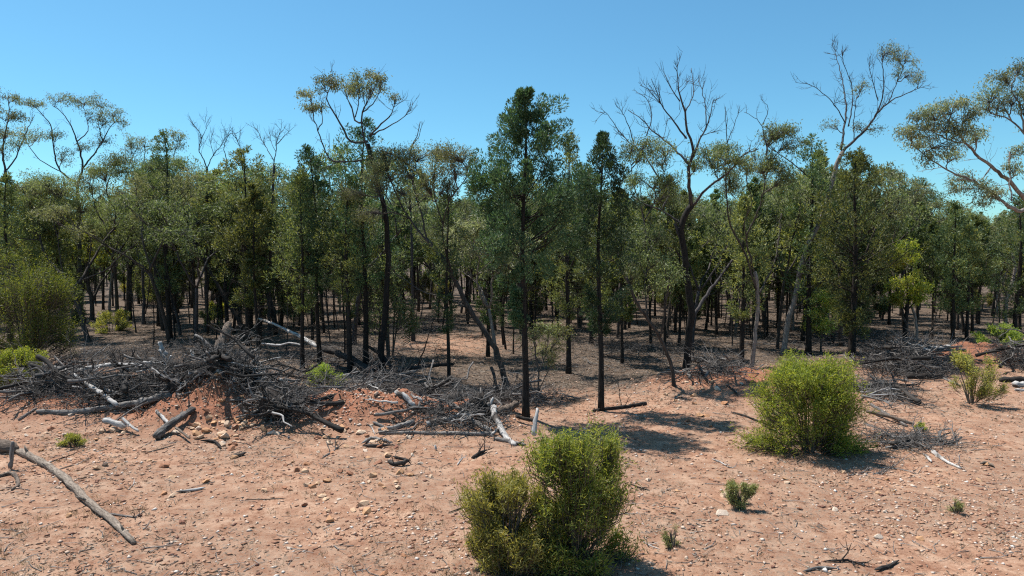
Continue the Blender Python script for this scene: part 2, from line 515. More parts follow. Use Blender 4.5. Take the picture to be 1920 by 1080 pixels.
def build_ground():
    def axis(lo, hi, fine_lo, fine_hi, step, grow=1.22):
        a = list(np.arange(fine_lo, fine_hi, step))
        s = step; v = a[-1]
        while v < hi:
            s *= grow; v += s; a.append(v)
        s = step; v = a[0]; pre = []
        while v > lo:
            s *= grow; v -= s; pre.append(v)
        return np.array(pre[::-1] + a)
    X = axis(-4000, 4000, -20, 22, 0.13); Y = axis(-300, 5000, 9.5, 32, 0.12)
    gx, gy = np.meshgrid(X, Y)
    gz = gh(gx, gy)
    v = np.stack([gx, gy, gz], -1).reshape(-1, 3)
    nx, ny = len(X), len(Y)
    i = np.arange(ny - 1)[:, None] * nx + np.arange(nx - 1)[None]
    q = np.stack([i, i + 1, i + nx + 1, i + nx], -1).reshape(-1, 4)
    mb = MB(); mb.add(v, q)
    me = mb.mesh('ground', M['soil'], smooth=True)
    a = me.attributes.new('litter', 'FLOAT', 'POINT')
    a.data.foreach_set('value', litter_mask(gx, gy).ravel().astype(np.float32))
    fr = 0
    for (mx, my, h, sx, sy) in MOUNDS:
        fr = fr + h * 1.5 * np.exp(-((gx - mx) / sx) ** 2 - ((gy - my) / sy) ** 2)
    a = me.attributes.new('fresh', 'FLOAT', 'POINT')
    a.data.foreach_set('value', np.clip(fr - 0.05, 0, 0.85).ravel().astype(np.float32))
    o = newobj('ground', me)
    o['label'] = 'red stony soil of the clearing running back under the trees'
    o['category'] = 'ground'; o['kind'] = 'structure'


build_ground()
# ------------------------------------------------------------------ pines
def reseed(*k):
    """each traced plant has its own random stream, so editing one leaves the others alone"""
    global rng
    rng = np.random.default_rng([int(abs(q) * 10) for q in k])


def pine_meshes(H, r0, prof, nb, nplume, nleaf, LW, mat, bark, lean=(0, 0), bend=None, up=1.0, dead=14, kside=8, extra=(), low=0.6, tp=1.2):
    """trunk and crown meshes of a cypress pine; prof = [(height fraction, half width)] """
    n = 26
    t = np.linspace(0, 1, n)
    ph = rng.random(4) * 6.28
    wob = 0.012 * H
    bx = np.interp(t, [b[0] for b in bend], [b[1] for b in bend]) if bend else 0
    P = np.stack([lean[0] * t * H + bx + wob * (np.sin(2.3 * t * 3 + ph[0]) - math.sin(ph[0])) * t,
                  lean[1] * t * H + wob * (np.sin(1.9 * t * 3 + ph[1]) - math.sin(ph[1])) * t, t * H], 1)
    P[0, 2] -= 0.12
    R = r0 * (1 - t) ** 0.85 + 0.012 + r0 * 0.35 * np.exp(-t * 30)
    tw = MB(); add_tube(tw, P, R, kside, rough=0.12)
    cw = MB()
    pt = np.array([a for a, _ in prof]); pw = np.array([b for _, b in prof])
    tmin, tmax = pt[0], pt[-1]

    def on(tt):
        return np.stack([np.interp(tt, t, P[:, k]) for k in range(3)], -1)
    # live branches: tips spread over the crown outline, each rising from further down the stem
    tb = tmin + (tmax - tmin) * ((np.arange(nb) + rng.random(nb)) / nb) ** tp
    az = np.arange(nb) * 2.399 + rng.normal(0, 0.5, nb)
    Ls = np.interp(tb, pt, pw) * np.clip(rng.normal(0.8, 0.26, nb), 0.2, 1.25)
    el = np.radians(np.interp(tb, [tmin, 0.6, 1], [8, 34, 60]) + rng.normal(0, 8, nb)) * up
    kp = (tb > tmin + 0.38 * (tmax - tmin)) | (rng.random(nb) < low)
    tb, az, Ls, el = tb[kp], az[kp], Ls[kp], el[kp]
    for (et, ea, eL, ee) in extra:
        tb = np.append(tb, et); az = np.append(az, ea); Ls = np.append(Ls, eL); el = np.append(el, math.radians(ee))
    el = np.clip(el, -0.25, 1.15)
    rise = Ls * np.tan(el)
    B = on(np.clip(tb - rise / H, 0.08, 0.985))
    tip = on(np.clip(tb, 0, 1.0))
    E = np.stack([tip[:, 0] + np.cos(az) * Ls, tip[:, 1] + np.sin(az) * Ls, tip[:, 2]], -1)
    D = (E - B) / np.maximum(Ls[:, None], 1e-3)
    mid = (B + E) * 0.5 + np.stack([np.cos(az) * Ls * 0.07, np.sin(az) * Ls * 0.07, -0.08 * Ls], -1)
    add_twigs(tw, B, mid, E, np.clip(Ls * 0.014, 0.007, 0.035), 0.005, 4)
    # plumes of foliage along each branch
    nbt = len(tb)
    k = nplume
    s = np.linspace(0.62, 1.02, k)[None, :] + rng.normal(0, 0.07, (nbt, k))
    s = np.clip(s, 0.15, 1.03)[..., None]
    PB = (1 - s) ** 2 * B[:, None] + 2 * s * (1 - s) * mid[:, None] + s ** 2 * E[:, None]
    spread = (0.16 + 0.12 * rng.random((nbt, k)))[..., None] * np.minimum(1.0, Ls[:, None, None] / 0.9)
    PB = PB + rng.normal(size=(nbt, k, 3)) * spread * 0.9
    A = unit(unit(D)[:, None, :] * 0.7 + np.array([0, 0, 0.75]) + rng.normal(0, 0.25, (nbt, k, 3)))
    PL = (0.34 + 0.34 * rng.random((nbt, k))) * np.minimum(1.0, 0.42 + Ls[:, None] * 0.75)
    PB = PB.reshape(-1, 3); A = A.reshape(-1, 3); PL = PL.reshape(-1)
    keep = rng.random(len(PB)) < 0.94
    PB, A, PL = PB[keep], A[keep], PL[keep]
    m = len(PB)
    u = rng.random((m, nleaf)) ** 0.8
    rad = PL[:, None] * 0.42 * np.sin(np.clip(u * 2.7 + 0.25, 0, math.pi)) * rng.random((m, nleaf)) ** 0.5
    th = rng.random((m, nleaf)) * 6.283
    e1 = unit(np.cross(A, np.array([0.31, 0.77, 0.2]))); e2 = np.cross(A, e1)
    rd = e1[:, None] * np.cos(th)[..., None] + e2[:, None] * np.sin(th)[..., None]
    C = PB[:, None] + A[:, None] * ((u - 0.3) * PL[:, None])[..., None] + rd * rad[..., None]
    LD = A[:, None] * 0.8 + rd * 0.7 + rng.normal(0, 0.3, (m, nleaf, 3))
    nn = m * nleaf
    add_leaves(cw, C.reshape(-1, 3), LD.reshape(-1, 3), LW[0] * (0.7 + 0.6 * rng.random(nn)), LW[1] * (0.7 + 0.6 * rng.random(nn)))
    # bare dead side twigs on the lower stem
    if dead:
        td = 0.08 + (tmin + 0.25 - 0.08) * rng.random(dead)
        a = rng.random(dead) * 6.283; L = 0.3 + 1.1 * rng.random(dead)
        B = on(td); D = np.stack([np.cos(a), np.sin(a), rng.normal(-0.02, 0.25, dead)], -1) * L[:, None]
        E = B + D; mid = B + D * 0.5 + rng.normal(0, 0.05, (dead, 3))
        add_twigs(tw, B, mid, E, 0.010, 0.003, 3)
        for f in (0.45, 0.6, 0.8):
            A2 = B + D * f; D2 = D * 0.45 + rng.normal(0, 0.22, (dead, 3)) * L[:, None]
            add_twigs(tw, A2, A2 + D2 * 0.5 + 0.02, A2 + D2, 0.006, 0.002, 3)
    return tw.mesh('trunk', M[bark], True), cw.mesh('crown', M[mat])


def pine(label, u, v, top, r0, prof_px, nb=70, nplume=4, nleaf=40, LW=(0.11, 0.03), mat='pine', bark='bark_pine', lean_px=0, group=None, **kw):
    """pine traced from the photo: base pixel u, v; top row; half widths in pixels at photo rows"""
    reseed(u, v, top)
    b = at(u, v)
    s = b[1] / FPX
    H = atY(u, top, b[1])[2] - b[2]
    rows = sorted(prof_px, key=lambda q: -q[0])
    prof = [((atY(u, r - (14 if r > 500 else 0), b[1])[2] - b[2]) / H, w * s * (0.7 if r > 550 else 1.0)) for r, w in rows]
    tr, cr = pine_meshes(H, r0, prof, nb, nplume, nleaf, LW, mat, bark, lean=(lean_px * s / H, 0), **kw)
    e = thing('pine_tree', label, 'pine tree', b, group)
    newobj('trunk', tr, e)
    c = newobj('crown', cr, e); c['kind'] = 'stuff'
    return e


# ------------------------------------------------------------------ gums traced from the photo
def clump(mb, c, r, n, LW, droop=0.7):
    """leaves of one clump: flattened dome of hanging tufts; returns tuft centres"""
    m = max(5, n // 8)
    ns = int(np.clip(3 + 7 * float(r[0]), 4, 10))                  # sub-clusters on the upper dome of the clump
    sc_ = unit(rng.normal(size=(ns, 3)) * np.array([1, 1, 0.7]) + np.array([0, 0, 0.25])) * (0.35 + 0.5 * rng.random((ns, 1)))
    gi = rng.integers(ns, size=m)
    g = rng.normal(0, 1, (m, 3)) * np.array([0.20, 0.20, 0.15]); g[:, 2] -= 0.10 * np.abs(rng.normal(0, 1, m))
    T = np.asarray(c) + (sc_[gi] + np.clip(g, -0.45, 0.45)) * np.asarray(r)
    k = max(3, n // m)
    sc = 0.07 + 0.05 * min(1.0, float(np.mean(r)))
    C = (T[:, None] + rng.normal(0, sc, (m, k, 3))).reshape(-1, 3)
    D = rng.normal(0, 0.6, (m * k, 3)); D[:, 2] -= droop
    add_leaves(mb, C, D, LW[0] * (0.7 + 0.6 * rng.random(m * k)), LW[1] * (0.7 + 0.6 * rng.random(m * k)))
    return T


def side_twigs(mb, P, R, n, length, levels=2, start=0.25, angle=0.75, upb=0.35, r=0.011):
    """bare forking twigs growing from a limb"""
    if n <= 0:
        return np.zeros((0, 3))
    s = start + (1 - start) * rng.random(n) ** 0.8
    x = np.linspace(0, 1, len(P))
    A = np.stack([np.interp(s, x, P[:, k]) for k in range(3)], -1)
    T = unit(np.gradient(P, axis=0)); D = np.stack([np.interp(s, x, T[:, k]) for k in range(3)], -1)
    L = length * (0.45 + 0.8 * rng.random(n)) * (1.15 - 0.5 * s)
    ends = []
    for lv in range(levels):
        dirn = unit(D + rng.normal(0, angle, A.shape) + np.array([0, 0, upb]))
        B = A + dirn * L[:, None] * 0.5 + rng.normal(0, 0.06, A.shape) * L[:, None]
        E = A + dirn * L[:, None] + np.array([0, 0, 0.12]) * L[:, None]
        rr = r * (0.6 ** lv)
        add_twigs(mb, A, B, E, rr, rr * 0.35, 4 if lv == 0 else 3)
        ends.append(E)
        k = 3
        f = 0.35 + 0.65 * rng.random((len(A), k, 1))
        nA = (A[:, None] + (E - A)[:, None] * f).reshape(-1, 3)
        D = np.repeat(dirn, k, 0); L = np.repeat(L, k) * 0.55; A = nA
    return np.vstack(ends)


def gum(name, label, cat, base, limbs, clumps=(), bark='bark_gum', limb_mat=None, leaf='gum', LW=(0.13, 0.036), dens=1.0,
        twigs=None, twig_len=0.8, depth=0.35, group=None, z_extra=0.0, Y=None, flat=0.8, twig_mat=None, levels=2, thick=0.82):
    """tree with limbs traced in photo pixels at the distance of its foot. limbs[0] is the trunk, from the foot up;
    limb = (pixels, radius at start, radius at end); clump = (x, y, rx, ry) in pixels"""
    reseed(*base, len(limbs))
    b = at(*base) if Y is None else np.array([atY(base[0], base[1], Y)[0], Y, 0.0])
    if Y is not None:
        b[2] = float(gh(b[0], b[1]))
    Y0 = b[1]; s = Y0 / FPX
    done = []
    out = []
    for i, lb in enumerate(limbs):
        px, r0, r1 = lb[0], lb[1] * thick, lb[2]
        px = np.array(px, float)
        seg = np.concatenate([[0], np.cumsum(np.linalg.norm(np.diff(px, axis=0), axis=1))])
        if i == 0:
            d0 = 0.0
            slope = rng.normal(0, depth * 0.3)
        else:
            q = np.vstack(done); j = np.argmin(np.hypot(q[:, 0] - px[0, 0], q[:, 1] - px[0, 1])); d0 = q[j, 2]
            slope = rng.normal(0, depth)
        if len(lb) > 3:
            slope = lb[3]
        dd = d0 + seg * s * slope
        P = np.array([atY(x, y, Y0 + d) for (x, y), d in zip(px, dd)])
        if i == 0:
            P[0] = b - np.array([0, 0, 0.15])
        R = np.interp(seg, [0, seg[-1]], [r0, r1])
        Q = spline(np.column_stack([P, R]), max(0.22, seg[-1] * s / 22))
        Q[1:-1, :3] += rng.normal(0, 0.012, (len(Q) - 2, 3)) * (1 + 6 * Q[1:-1, 3:4])
        Q[:, 3] = np.maximum(Q[:, 3], 0.006)
        if i == 0:
            h = np.linalg.norm(Q[:, :3] - Q[0, :3], axis=1)
            Q[:, 3] *= 1 + 0.55 * np.exp(-h / 0.25)
        out.append(Q)
        fine = spline(np.column_stack([px, dd]), 6)
        done.append(fine)
    e = thing(name, label, cat, b, group)
    tm = MB(); add_tube(tm, out[0][:, :3], out[0][:, 3], 9, rough=0.14)
    tr = newobj('trunk', tm.mesh('trunk', M[bark], True, b), e)
    for Q in out[1:]:
        lm = MB(); add_tube(lm, Q[:, :3], Q[:, 3], 6, rough=0.1)
        if twigs is None or twigs:
            side_twigs(lm, Q[:, :3], Q[:, 3], int((3 if twigs is None else twigs) * (0.5 + np.linalg.norm(Q[-1, :3] - Q[0, :3]) / 2.5)), twig_len, levels, r=min(0.013, Q[len(Q) // 2, 3] * 0.6))
        newobj('limb', lm.mesh('limb', M[limb_mat or bark], True, b), tr)
    if clumps:
        tw = MB(); pend = []
        q = np.vstack(done)
        allP = np.vstack([o[:, :3] for o in out])
        for c in clumps:
            cx, cy, rx, ry = c[:4]
            j = np.argmin((q[:, 0] - cx) ** 2 + (q[:, 1] - cy) ** 2)
            d0 = q[j, 2] + rng.normal(0, rx * s * 0.35)
            cc = atY(cx, cy, Y0 + d0)
            rr = np.array([rx * s * 1.2, max(rx * s * flat, 0.25) * 1.2, ry * s * 1.45])
            area = rx * ry * s * s * 3.14
            n = int(dens * (60 + area * 800 * (0.13 * 0.036) / (LW[0] * LW[1])))
            lm = MB(); T = clump(lm, cc, rr, n, LW)
            lo = cc - np.array([0, 0, rr[2] * 1.1])
            w = np.linalg.norm((allP - lo) * np.array([1, 1, 1.0]), axis=1) + np.where(allP[:, 2] > cc[2], 1.0, 0)
            a0 = allP[np.argmin(w)]
            K = max(4, len(T) // 3)
            E = T[rng.permutation(len(T))[:K]]
            hub = a0 + (cc - a0) * 0.45
            h = np.repeat(hub[None], K, 0) + rng.normal(0, 0.12, (K, 3)) * rr
            add_twigs(tw, a0[None], (a0 + hub)[None] * 0.5 + rng.normal(0, 0.05, (1, 3)), hub[None], 0.028, 0.018, 5)
            add_twigs(tw, np.repeat(hub[None], K, 0), (h + E) * 0.5 + np.array([0, 0, 0.1]) * rr, E, 0.010, 0.003, 3)
            pend.append(lm)
        cr = newobj('crown', tw.mesh('crown', M[twig_mat or 'twig'], True, b), e)
        for lm in pend:
            k = newobj('leaf_clump', lm.mesh('leaf_clump', M[leaf], False, b), cr); k['kind'] = 'stuff'
    return e


# ------------------------------------------------------------------ shrubs
def shrub_meshes(H, W, ntw, nleaf, LW, mat, stems=9, fill=0.45, t0=0.06, wpow=0.5, lump=0.5, upl=0.6, offx=0.0, bare=0.0):
    """stems and foliage of a shrub of height H and width W (full)"""
    st = MB(); lf = MB()
    az = rng.random(stems) * 6.283; f = 0.25 + 0.6 * rng.random(stems)
    A = np.stack([np.cos(az) * 0.05 * W, np.sin(az) * 0.05 * W, np.zeros(stems) - 0.04], -1)
    E = np.stack([np.cos(az) * f * W * 0.42, np.sin(az) * f * W * 0.42, H * (0.93 - 0.4 * f)], -1)
    B = A * 0.45 + E * 0.5; B[:, 2] += 0.05 * H
    add_twigs(st, A, B, E, 0.012 + 0.006 * H, 0.005, 5)
    sd = int(rng.integers(1000))
    # sprays: groups of twigs, so the outline is lumpy and light falls through between them
    ns = max(8, ntw // 20)
    ts = t0 + (0.97 - t0) * rng.random(ns) ** 0.95
    as_ = rng.random(ns) * 6.283
    rs = (fill + (1 - fill) * rng.random(ns) ** 0.5)
    gi = rng.integers(ns, size=ntw)
    t = np.clip(ts[gi] + rng.normal(0, 0.06, ntw), t0, 1.03)
    env_s = np.sqrt(np.clip(1 - np.abs((ts - 0.45) / 0.6) ** (1 / max(wpow, 0.05)), 0.04, 1))
    lp = 1 - lump * 0.5 + lump * (vnoise(as_ * 1.4, ts * 5.0, sd) * 0.7 + rng.random(ns) * 0.45)
    rad_s = W * 0.5 * env_s * lp * rs * 0.93
    sp = 0.05 * W * (0.6 + 0.9 * rng.random(ns))
    ex = np.cos(as_[gi]) * rad_s[gi] + rng.normal(0, 1, ntw) * sp[gi]
    ey = np.sin(as_[gi]) * rad_s[gi] + rng.normal(0, 1, ntw) * sp[gi]
    a = np.arctan2(ey, ex); rad = np.hypot(ex, ey)
    hz = H * t
    E = np.stack([ex + offx * t, ey, hz], -1)
    L = 0.14 * H + 0.10
    A = E - np.stack([ex * 0.4, ey * 0.4, np.minimum(L, hz * 0.8)], -1) * (0.7 + 0.5 * rng.random((ntw, 1)))
    A[:, 2] = np.maximum(A[:, 2], 0.02)
    Bm = (A + E) * 0.5 + np.stack([np.cos(a), np.sin(a), -np.ones(ntw)], -1) * 0.03 * H
    add_twigs(st, A, Bm, E, 0.005 + 0.002 * H, 0.002, 3)
    live = rng.random(ntw) > bare * (1.2 - t)
    A, E, a = A[live], E[live], a[live]
    m = len(E)
    s = rng.random((m, nleaf, 1)) ** 0.6
    C = A[:, None] + (E - A)[:, None] * (0.25 + 0.8 * s) + rng.normal(0, 0.022 * H + 0.01, (m, nleaf, 3))
    D = unit(E - A)[:, None] * 0.45 + rng.normal(0, 0.75, (m, nleaf, 3)); D[..., 2] += upl * 0.15
    n = m * nleaf
    add_leaves(lf, C.reshape(-1, 3), D.reshape(-1, 3), LW[0] * (0.6 + 0.8 * rng.random(n)), LW[1] * (0.7 + 0.6 * rng.random(n)))
    return st.mesh('stem', M['twig'], True), lf.mesh('foliage', M[mat])


def shrub(label, u, v, hpx, wpx, ntw, nleaf, LW, mat, name='shrub', cat='shrub', group=None, **kw):
    reseed(u, v, hpx, wpx)
    b = at(u, v); s = b[1] / FPX
    st, lf = shrub_meshes(hpx * s, wpx * s, ntw, nleaf, LW, mat, **kw)
    e = thing(name, label, cat, b, group)
    newobj('stem', st, e)
    o = newobj('foliage', lf, e); o['kind'] = 'stuff'
    e.rotation_euler = (0, 0, 0)
    return e
# ------------------------------------------------------------------ the front trees
HERO = []   # (photo column, phrase used in the labels of the trees behind)


def hero(px, phrase):
    HERO.append((px, phrase))


pine('tall dark pine in the middle at the edge of the clearing', 986, 782, 171, 0.10,
     [(640, 12), (600, 30), (540, 52), (470, 78), (400, 92), (340, 88), (290, 70), (250, 54), (215, 38), (192, 22), (171, 5)],
     nb=112, nplume=5, nleaf=120, low=0.42, tp=1.0, LW=(0.10, 0.028), mat='pine_deep', extra=[(0.72, 3.14, 1.6, 12), (0.70, 3.3, 1.45, 8), (0.735, 3.0, 1.4, 20), (0.69, 2.9, 1.35, 6), (0.70, 3.2, 1.1, 10), (0.66, 0.1, 1.5, 15)], dead=40)
hero(986, 'the tall central pine')
pine('slim pine with a pointed crown, just right of the tall central pine', 1127, 770, 254, 0.088,
     [(640, 18), (590, 42), (520, 62), (450, 62), (380, 56), (330, 42), (285, 26), (254, 5)], nb=70, nplume=4, nleaf=105, low=0.5, tp=1.05, LW=(0.10, 0.028), mat='pine_deep', dead=36)
hero(1127, 'the slim pointed pine')
pine('thin pine whose narrow tip shows between the two front pines', 1066, 700, 252, 0.10,
     [(610, 25), (540, 48), (450, 52), (380, 48), (320, 34), (275, 18), (252, 4)], nb=74, nplume=4, nleaf=34, LW=(0.13, 0.035), mat='pine_olive', dead=40)
pine('dark dense pine with a blunt crown, left of the leaning feathery gum', 600, 686, 278, 0.10,
     [(560, 16), (500, 40), (440, 52), (380, 54), (330, 42), (295, 22), (278, 6)], nb=84, nplume=4, nleaf=46, LW=(0.13, 0.036), mat='pine_deep', lean_px=-14, dead=40)
hero(600, 'the blunt dark pine')
pine('slender pine with a straight black stem beside the blunt dark pine', 567, 690, 320, 0.085,
     [(600, 16), (530, 44), (460, 50), (400, 44), (350, 26), (320, 5)], nb=62, nplume=4, nleaf=34, LW=(0.13, 0.036), mat='pine_olive', dead=40)
pine('black-stemmed pine in front of the tall umbrella-topped gum', 656, 698, 340, 0.10,
     [(610, 20), (540, 42), (470, 46), (410, 40), (360, 20), (340, 6)], nb=56, nplume=4, nleaf=32, LW=(0.13, 0.036), mat='pine_olive', dead=44)
pine('dark pine with its ragged top rising into the tall umbrella-topped gum', 686, 690, 228, 0.12,
     [(560, 20), (480, 46), (400, 50), (340, 56), (300, 44), (260, 30), (228, 8)], nb=80, nplume=4, nleaf=42, LW=(0.13, 0.036), mat='pine_deep', dead=36)
pine('straight dark pine left of the curved leaning gum', 318, 634, 250, 0.15,
     [(560, 20), (480, 42), (410, 50), (350, 48), (300, 36), (268, 18), (250, 5)], nb=84, nplume=4, nleaf=32, LW=(0.16, 0.05), dead=44)
hero(318, 'the straight dark pine left of the curved gum')
pine('broad green pine behind the left brush pile', 466, 648, 282, 0.13,
     [(590, 24), (520, 58), (450, 72), (390, 68), (340, 52), (300, 28), (282, 8)], nb=90, nplume=4, nleaf=34, LW=(0.16, 0.05), mat='pine_olive', dead=34)
pine('thin black pine stem rising beside the leaning feathery gum', 842, 722, 345, 0.07,
     [(640, 14), (560, 32), (470, 36), (400, 34), (365, 18), (345, 5)], nb=56, nplume=3, nleaf=30, LW=(0.12, 0.034), dead=40)
pine('broad green pine right of the tall bare gum, biggest crown on the right', 1597, 668, 286, 0.15,
     [(640, 30), (570, 66), (490, 84), (420, 80), (360, 62), (310, 36), (286, 10)], nb=110, nplume=5, nleaf=36, LW=(0.15, 0.045), mat='pine_olive', dead=40)
hero(1597, 'the broad green pine on the right')
pine('dark pine filling in behind the tall bare gum', 1516, 664, 262, 0.13,
     [(620, 20), (540, 52), (460, 60), (380, 56), (320, 44), (280, 24), (262, 6)], nb=84, nplume=4, nleaf=34, LW=(0.15, 0.045), dead=36)
pine('slender pine with a narrow black tip near the right gap', 1786, 644, 383, 0.10,
     [(600, 24), (540, 40), (480, 40), (430, 26), (400, 14), (383, 4)], nb=60, nplume=4, nleaf=28, LW=(0.16, 0.05), dead=40)
hero(1786, 'the slender pine near the right gap')
pine('slim pine standing right beside the narrow-tipped pine', 1812, 642, 425, 0.09,
     [(600, 22), (540, 36), (490, 34), (450, 18), (425, 4)], nb=50, nplume=4, nleaf=28, LW=(0.16, 0.05), mat='pine_olive', dead=34)
pine('dark pine at the right edge below the big pale gum', 1902, 640, 366, 0.13,
     [(610, 28), (540, 52), (470, 54), (410, 36), (366, 8)], nb=80, nplume=4, nleaf=34, LW=(0.15, 0.046), dead=36)
pine('olive pine behind the curly forked gum', 1390, 690, 372, 0.11,
     [(610, 20), (540, 46), (470, 52), (420, 38), (372, 6)], nb=70, nplume=4, nleaf=32, LW=(0.14, 0.042), mat='pine_olive', dead=40)
pine('young green pine standing behind the tall central pine on its left', 915, 668, 372, 0.09,
     [(620, 22), (560, 46), (490, 52), (430, 36), (372, 6)], nb=70, nplume=4, nleaf=32, LW=(0.15, 0.045), mat='pine', dead=40)
pine('bushy pine at the far left behind the bright green bush', 20, 640, 330, 0.13,
     [(600, 34), (520, 60), (440, 58), (380, 36), (330, 6)], nb=80, nplume=4, nleaf=32, LW=(0.16, 0.05), mat='pine_olive', dead=10)


def Z1(*p): return [(x / 2.0, 100 + y / 2.0) for x, y in p]
def Z2(*p): return [(480 + x / 2.0, 100 + y / 2.0) for x, y in p]
def Z3(*p): return [(960 + x / 2.0, 100 + y / 2.0) for x, y in p]
def Z4(*p): return [(1440 + x / 1.8625, 60 + y / 1.8625) for x, y in p]
def C1(*p): return [(x / 2.0, 100 + y / 2.0, a / 2.0, b / 2.0) for x, y, a, b in p]
def C2(*p): return [(480 + x / 2.0, 100 + y / 2.0, a / 2.0, b / 2.0) for x, y, a, b in p]
def C3(*p): return [(960 + x / 2.0, 100 + y / 2.0, a / 2.0, b / 2.0) for x, y, a, b in p]
def C4(*p): return [(1440 + x / 1.8625, 60 + y / 1.8625, a / 1.8625, b / 1.8625) for x, y, a, b in p]


# curved leaning gum, left of centre
gum('gum_tree', 'dark gum with a curved stem leaning left above the brush pile', 'gum tree', (463, 642),
    [([(463, 642), (450, 605), (425, 562), (398, 516), (372, 468), (352, 425), (346, 385)], 0.15, 0.06),
     (Z1((700, 640), (690, 560), (720, 500), (700, 440)), 0.05, 0.02), (Z1((690, 600), (640, 520), (600, 440), (560, 400)), 0.05, 0.015),
     (Z1((770, 780), (820, 690), (800, 640), (740, 610)), 0.05, 0.02), (Z1((850, 920), (900, 760), (930, 640), (925, 560)), 0.055, 0.02),
     (Z1((720, 690), (640, 640), (590, 590)), 0.035, 0.012)],
    C1((620, 420, 70, 40), (560, 430, 60, 40), (690, 430, 60, 45), (740, 500, 55, 45), (540, 500, 55, 40), (650, 480, 60, 40), (880, 560, 50, 50), (760, 620, 45, 40)),
    bark='bark_dark', leaf='gum', LW=(0.14, 0.036))
hero(440, 'the curved leaning gum')

# forked gum on the left
gum('gum_tree', 'low-forking gum with wide limbs above the bright green bush at left', 'gum tree', (166, 640),
    [([(166, 640), (155, 600), (142, 562), (135, 545)], 0.16, 0.13),
     (Z1((270, 890), (230, 830), (180, 770), (150, 700), (140, 620), (100, 540), (60, 490)), 0.10, 0.03),
     (Z1((270, 890), (310, 840), (350, 770), (400, 690), (450, 640), (510, 620)), 0.11, 0.05),
     (Z1((430, 660), (430, 590), (400, 520), (420, 440), (440, 400)), 0.06, 0.02),
     (Z1((310, 850), (400, 810), (450, 760), (515, 710)), 0.06, 0.03),
     (Z1((330, 800), (340, 700), (300, 620), (290, 520)), 0.05, 0.02),
     (Z1((400, 520), (350, 560), (370, 600)), 0.03, 0.01), (Z1((150, 700), (60, 690), (0, 650)), 0.05, 0.02),
     (Z1((240, 850), (220, 720), (200, 600), (210, 500)), 0.045, 0.015)],
    C1((60, 500, 90, 40), (150, 470, 80, 35), (230, 500, 80, 45), (30, 560, 60, 50), (120, 560, 80, 45), (440, 400, 90, 38), (390, 450, 60, 40), (480, 440, 60, 40),
       (300, 560, 60, 45), (40, 640, 50, 40), (230, 600, 60, 45), (350, 650, 45, 35), (540, 560, 50, 40), (480, 640, 50, 40), (140, 650, 50, 40)),
    bark='bark_gum', leaf='gum', LW=(0.14, 0.036))
hero(150, 'the low-forking gum at left')
gum('gum_tree', 'pale-stemmed gum behind the low-forking gum at left', 'gum tree', (172, 600),
    [(Z1((343, 1000), (345, 930), (330, 870), (325, 800), (335, 720)), 0.2, 0.10), (Z1((345, 930), (380, 860), (420, 800), (440, 720)), 0.11, 0.04),
     (Z1((330, 870), (280, 790), (260, 700)), 0.08, 0.03)],
    C1((330, 660, 70, 50), (440, 680, 60, 45), (260, 640, 60, 45), (370, 740, 50, 40), (310, 750, 60, 40)), bark='bark_gum', leaf='wattle', LW=(0.2, 0.055), dens=0.8)

# tall open gums behind, far left
gum('gum_tree', 'tall gum with airy mauve-grey crown at the upper left', 'gum tree', (152, 612),
    [([(152, 612), (150, 540), (148, 440), (145, 345)], 0.17, 0.11),
     (Z1((290, 490), (310, 430), (300, 370), (285, 320), (265, 270), (235, 225), (195, 195)), 0.10, 0.02),
     (Z1((310, 430), (350, 380), (385, 330), (410, 280), (445, 245)), 0.08, 0.018),
     (Z1((290, 330), (330, 290), (320, 230), (310, 190)), 0.05, 0.015), (Z1((385, 330), (370, 260), (390, 200)), 0.045, 0.012),
     (Z1((290, 490), (220, 430), (200, 340), (190, 270), (150, 220), (120, 190)), 0.08, 0.02),
     (Z1((220, 440), (150, 400), (110, 350), (80, 300)), 0.05, 0.015)],
    C1((215, 165, 45, 18), (265, 170, 45, 20), (320, 185, 45, 22), (375, 185, 45, 24), (425, 215, 45, 26), (450, 250, 30, 24), (395, 255, 40, 25), (345, 230, 35, 22), (380, 325, 40, 25),
       (140, 190, 45, 20), (100, 185, 35, 16), (310, 350, 35, 22), (240, 380, 35, 30), (210, 310, 40, 26), (150, 310, 40, 22), (90, 300, 40, 22)),
    bark='limb_grey', leaf='gum_brown', LW=(0.15, 0.038), dens=0.62)
gum('gum_tree', 'tall thin-crowned gum cut by the left edge of the picture', 'gum tree', (18, 618),
    [([(18, 618), (16, 540), (14, 440), (10, 320)], 0.16, 0.10),
     (Z1((20, 440), (10, 370), (20, 300), (35, 220), (30, 170)), 0.08, 0.02), (Z1((20, 440), (60, 390), (100, 290), (130, 230)), 0.06, 0.015),
     (Z1((10, 370), (-40, 300), (-60, 230)), 0.06, 0.015)],
    C1((20, 155, 45, 18), (60, 165, 30, 15), (10, 230, 50, 25), (60, 235, 35, 22), (30, 300, 50, 25), (80, 330, 45, 25), (-50, 200, 50, 25), (20, 360, 40, 22), (-30, 290, 45, 30)),
    bark='limb_grey', leaf='gum_brown', LW=(0.15, 0.038), dens=0.62)
gum('gum_tree', 'small sparse gum crown above the straight dark pine at left', 'gum tree', (270, 608),
    [([(270, 608), (268, 500), (262, 400), (258, 340)], 0.13, 0.07), (Z1((516, 480), (500, 420), (490, 350)), 0.06, 0.015), (Z1((520, 460), (540, 400), (545, 340)), 0.05, 0.015),
     (Z1((530, 560), (620, 460), (660, 360), (670, 310)), 0.06, 0.015)],
    C1((490, 325, 35, 25), (540, 335, 30, 22), (510, 360, 45, 25), (630, 300, 35, 16), (685, 315, 30, 18), (660, 350, 35, 20)), bark='limb_grey', leaf='gum_brown', LW=(0.15, 0.038), dens=0.6)

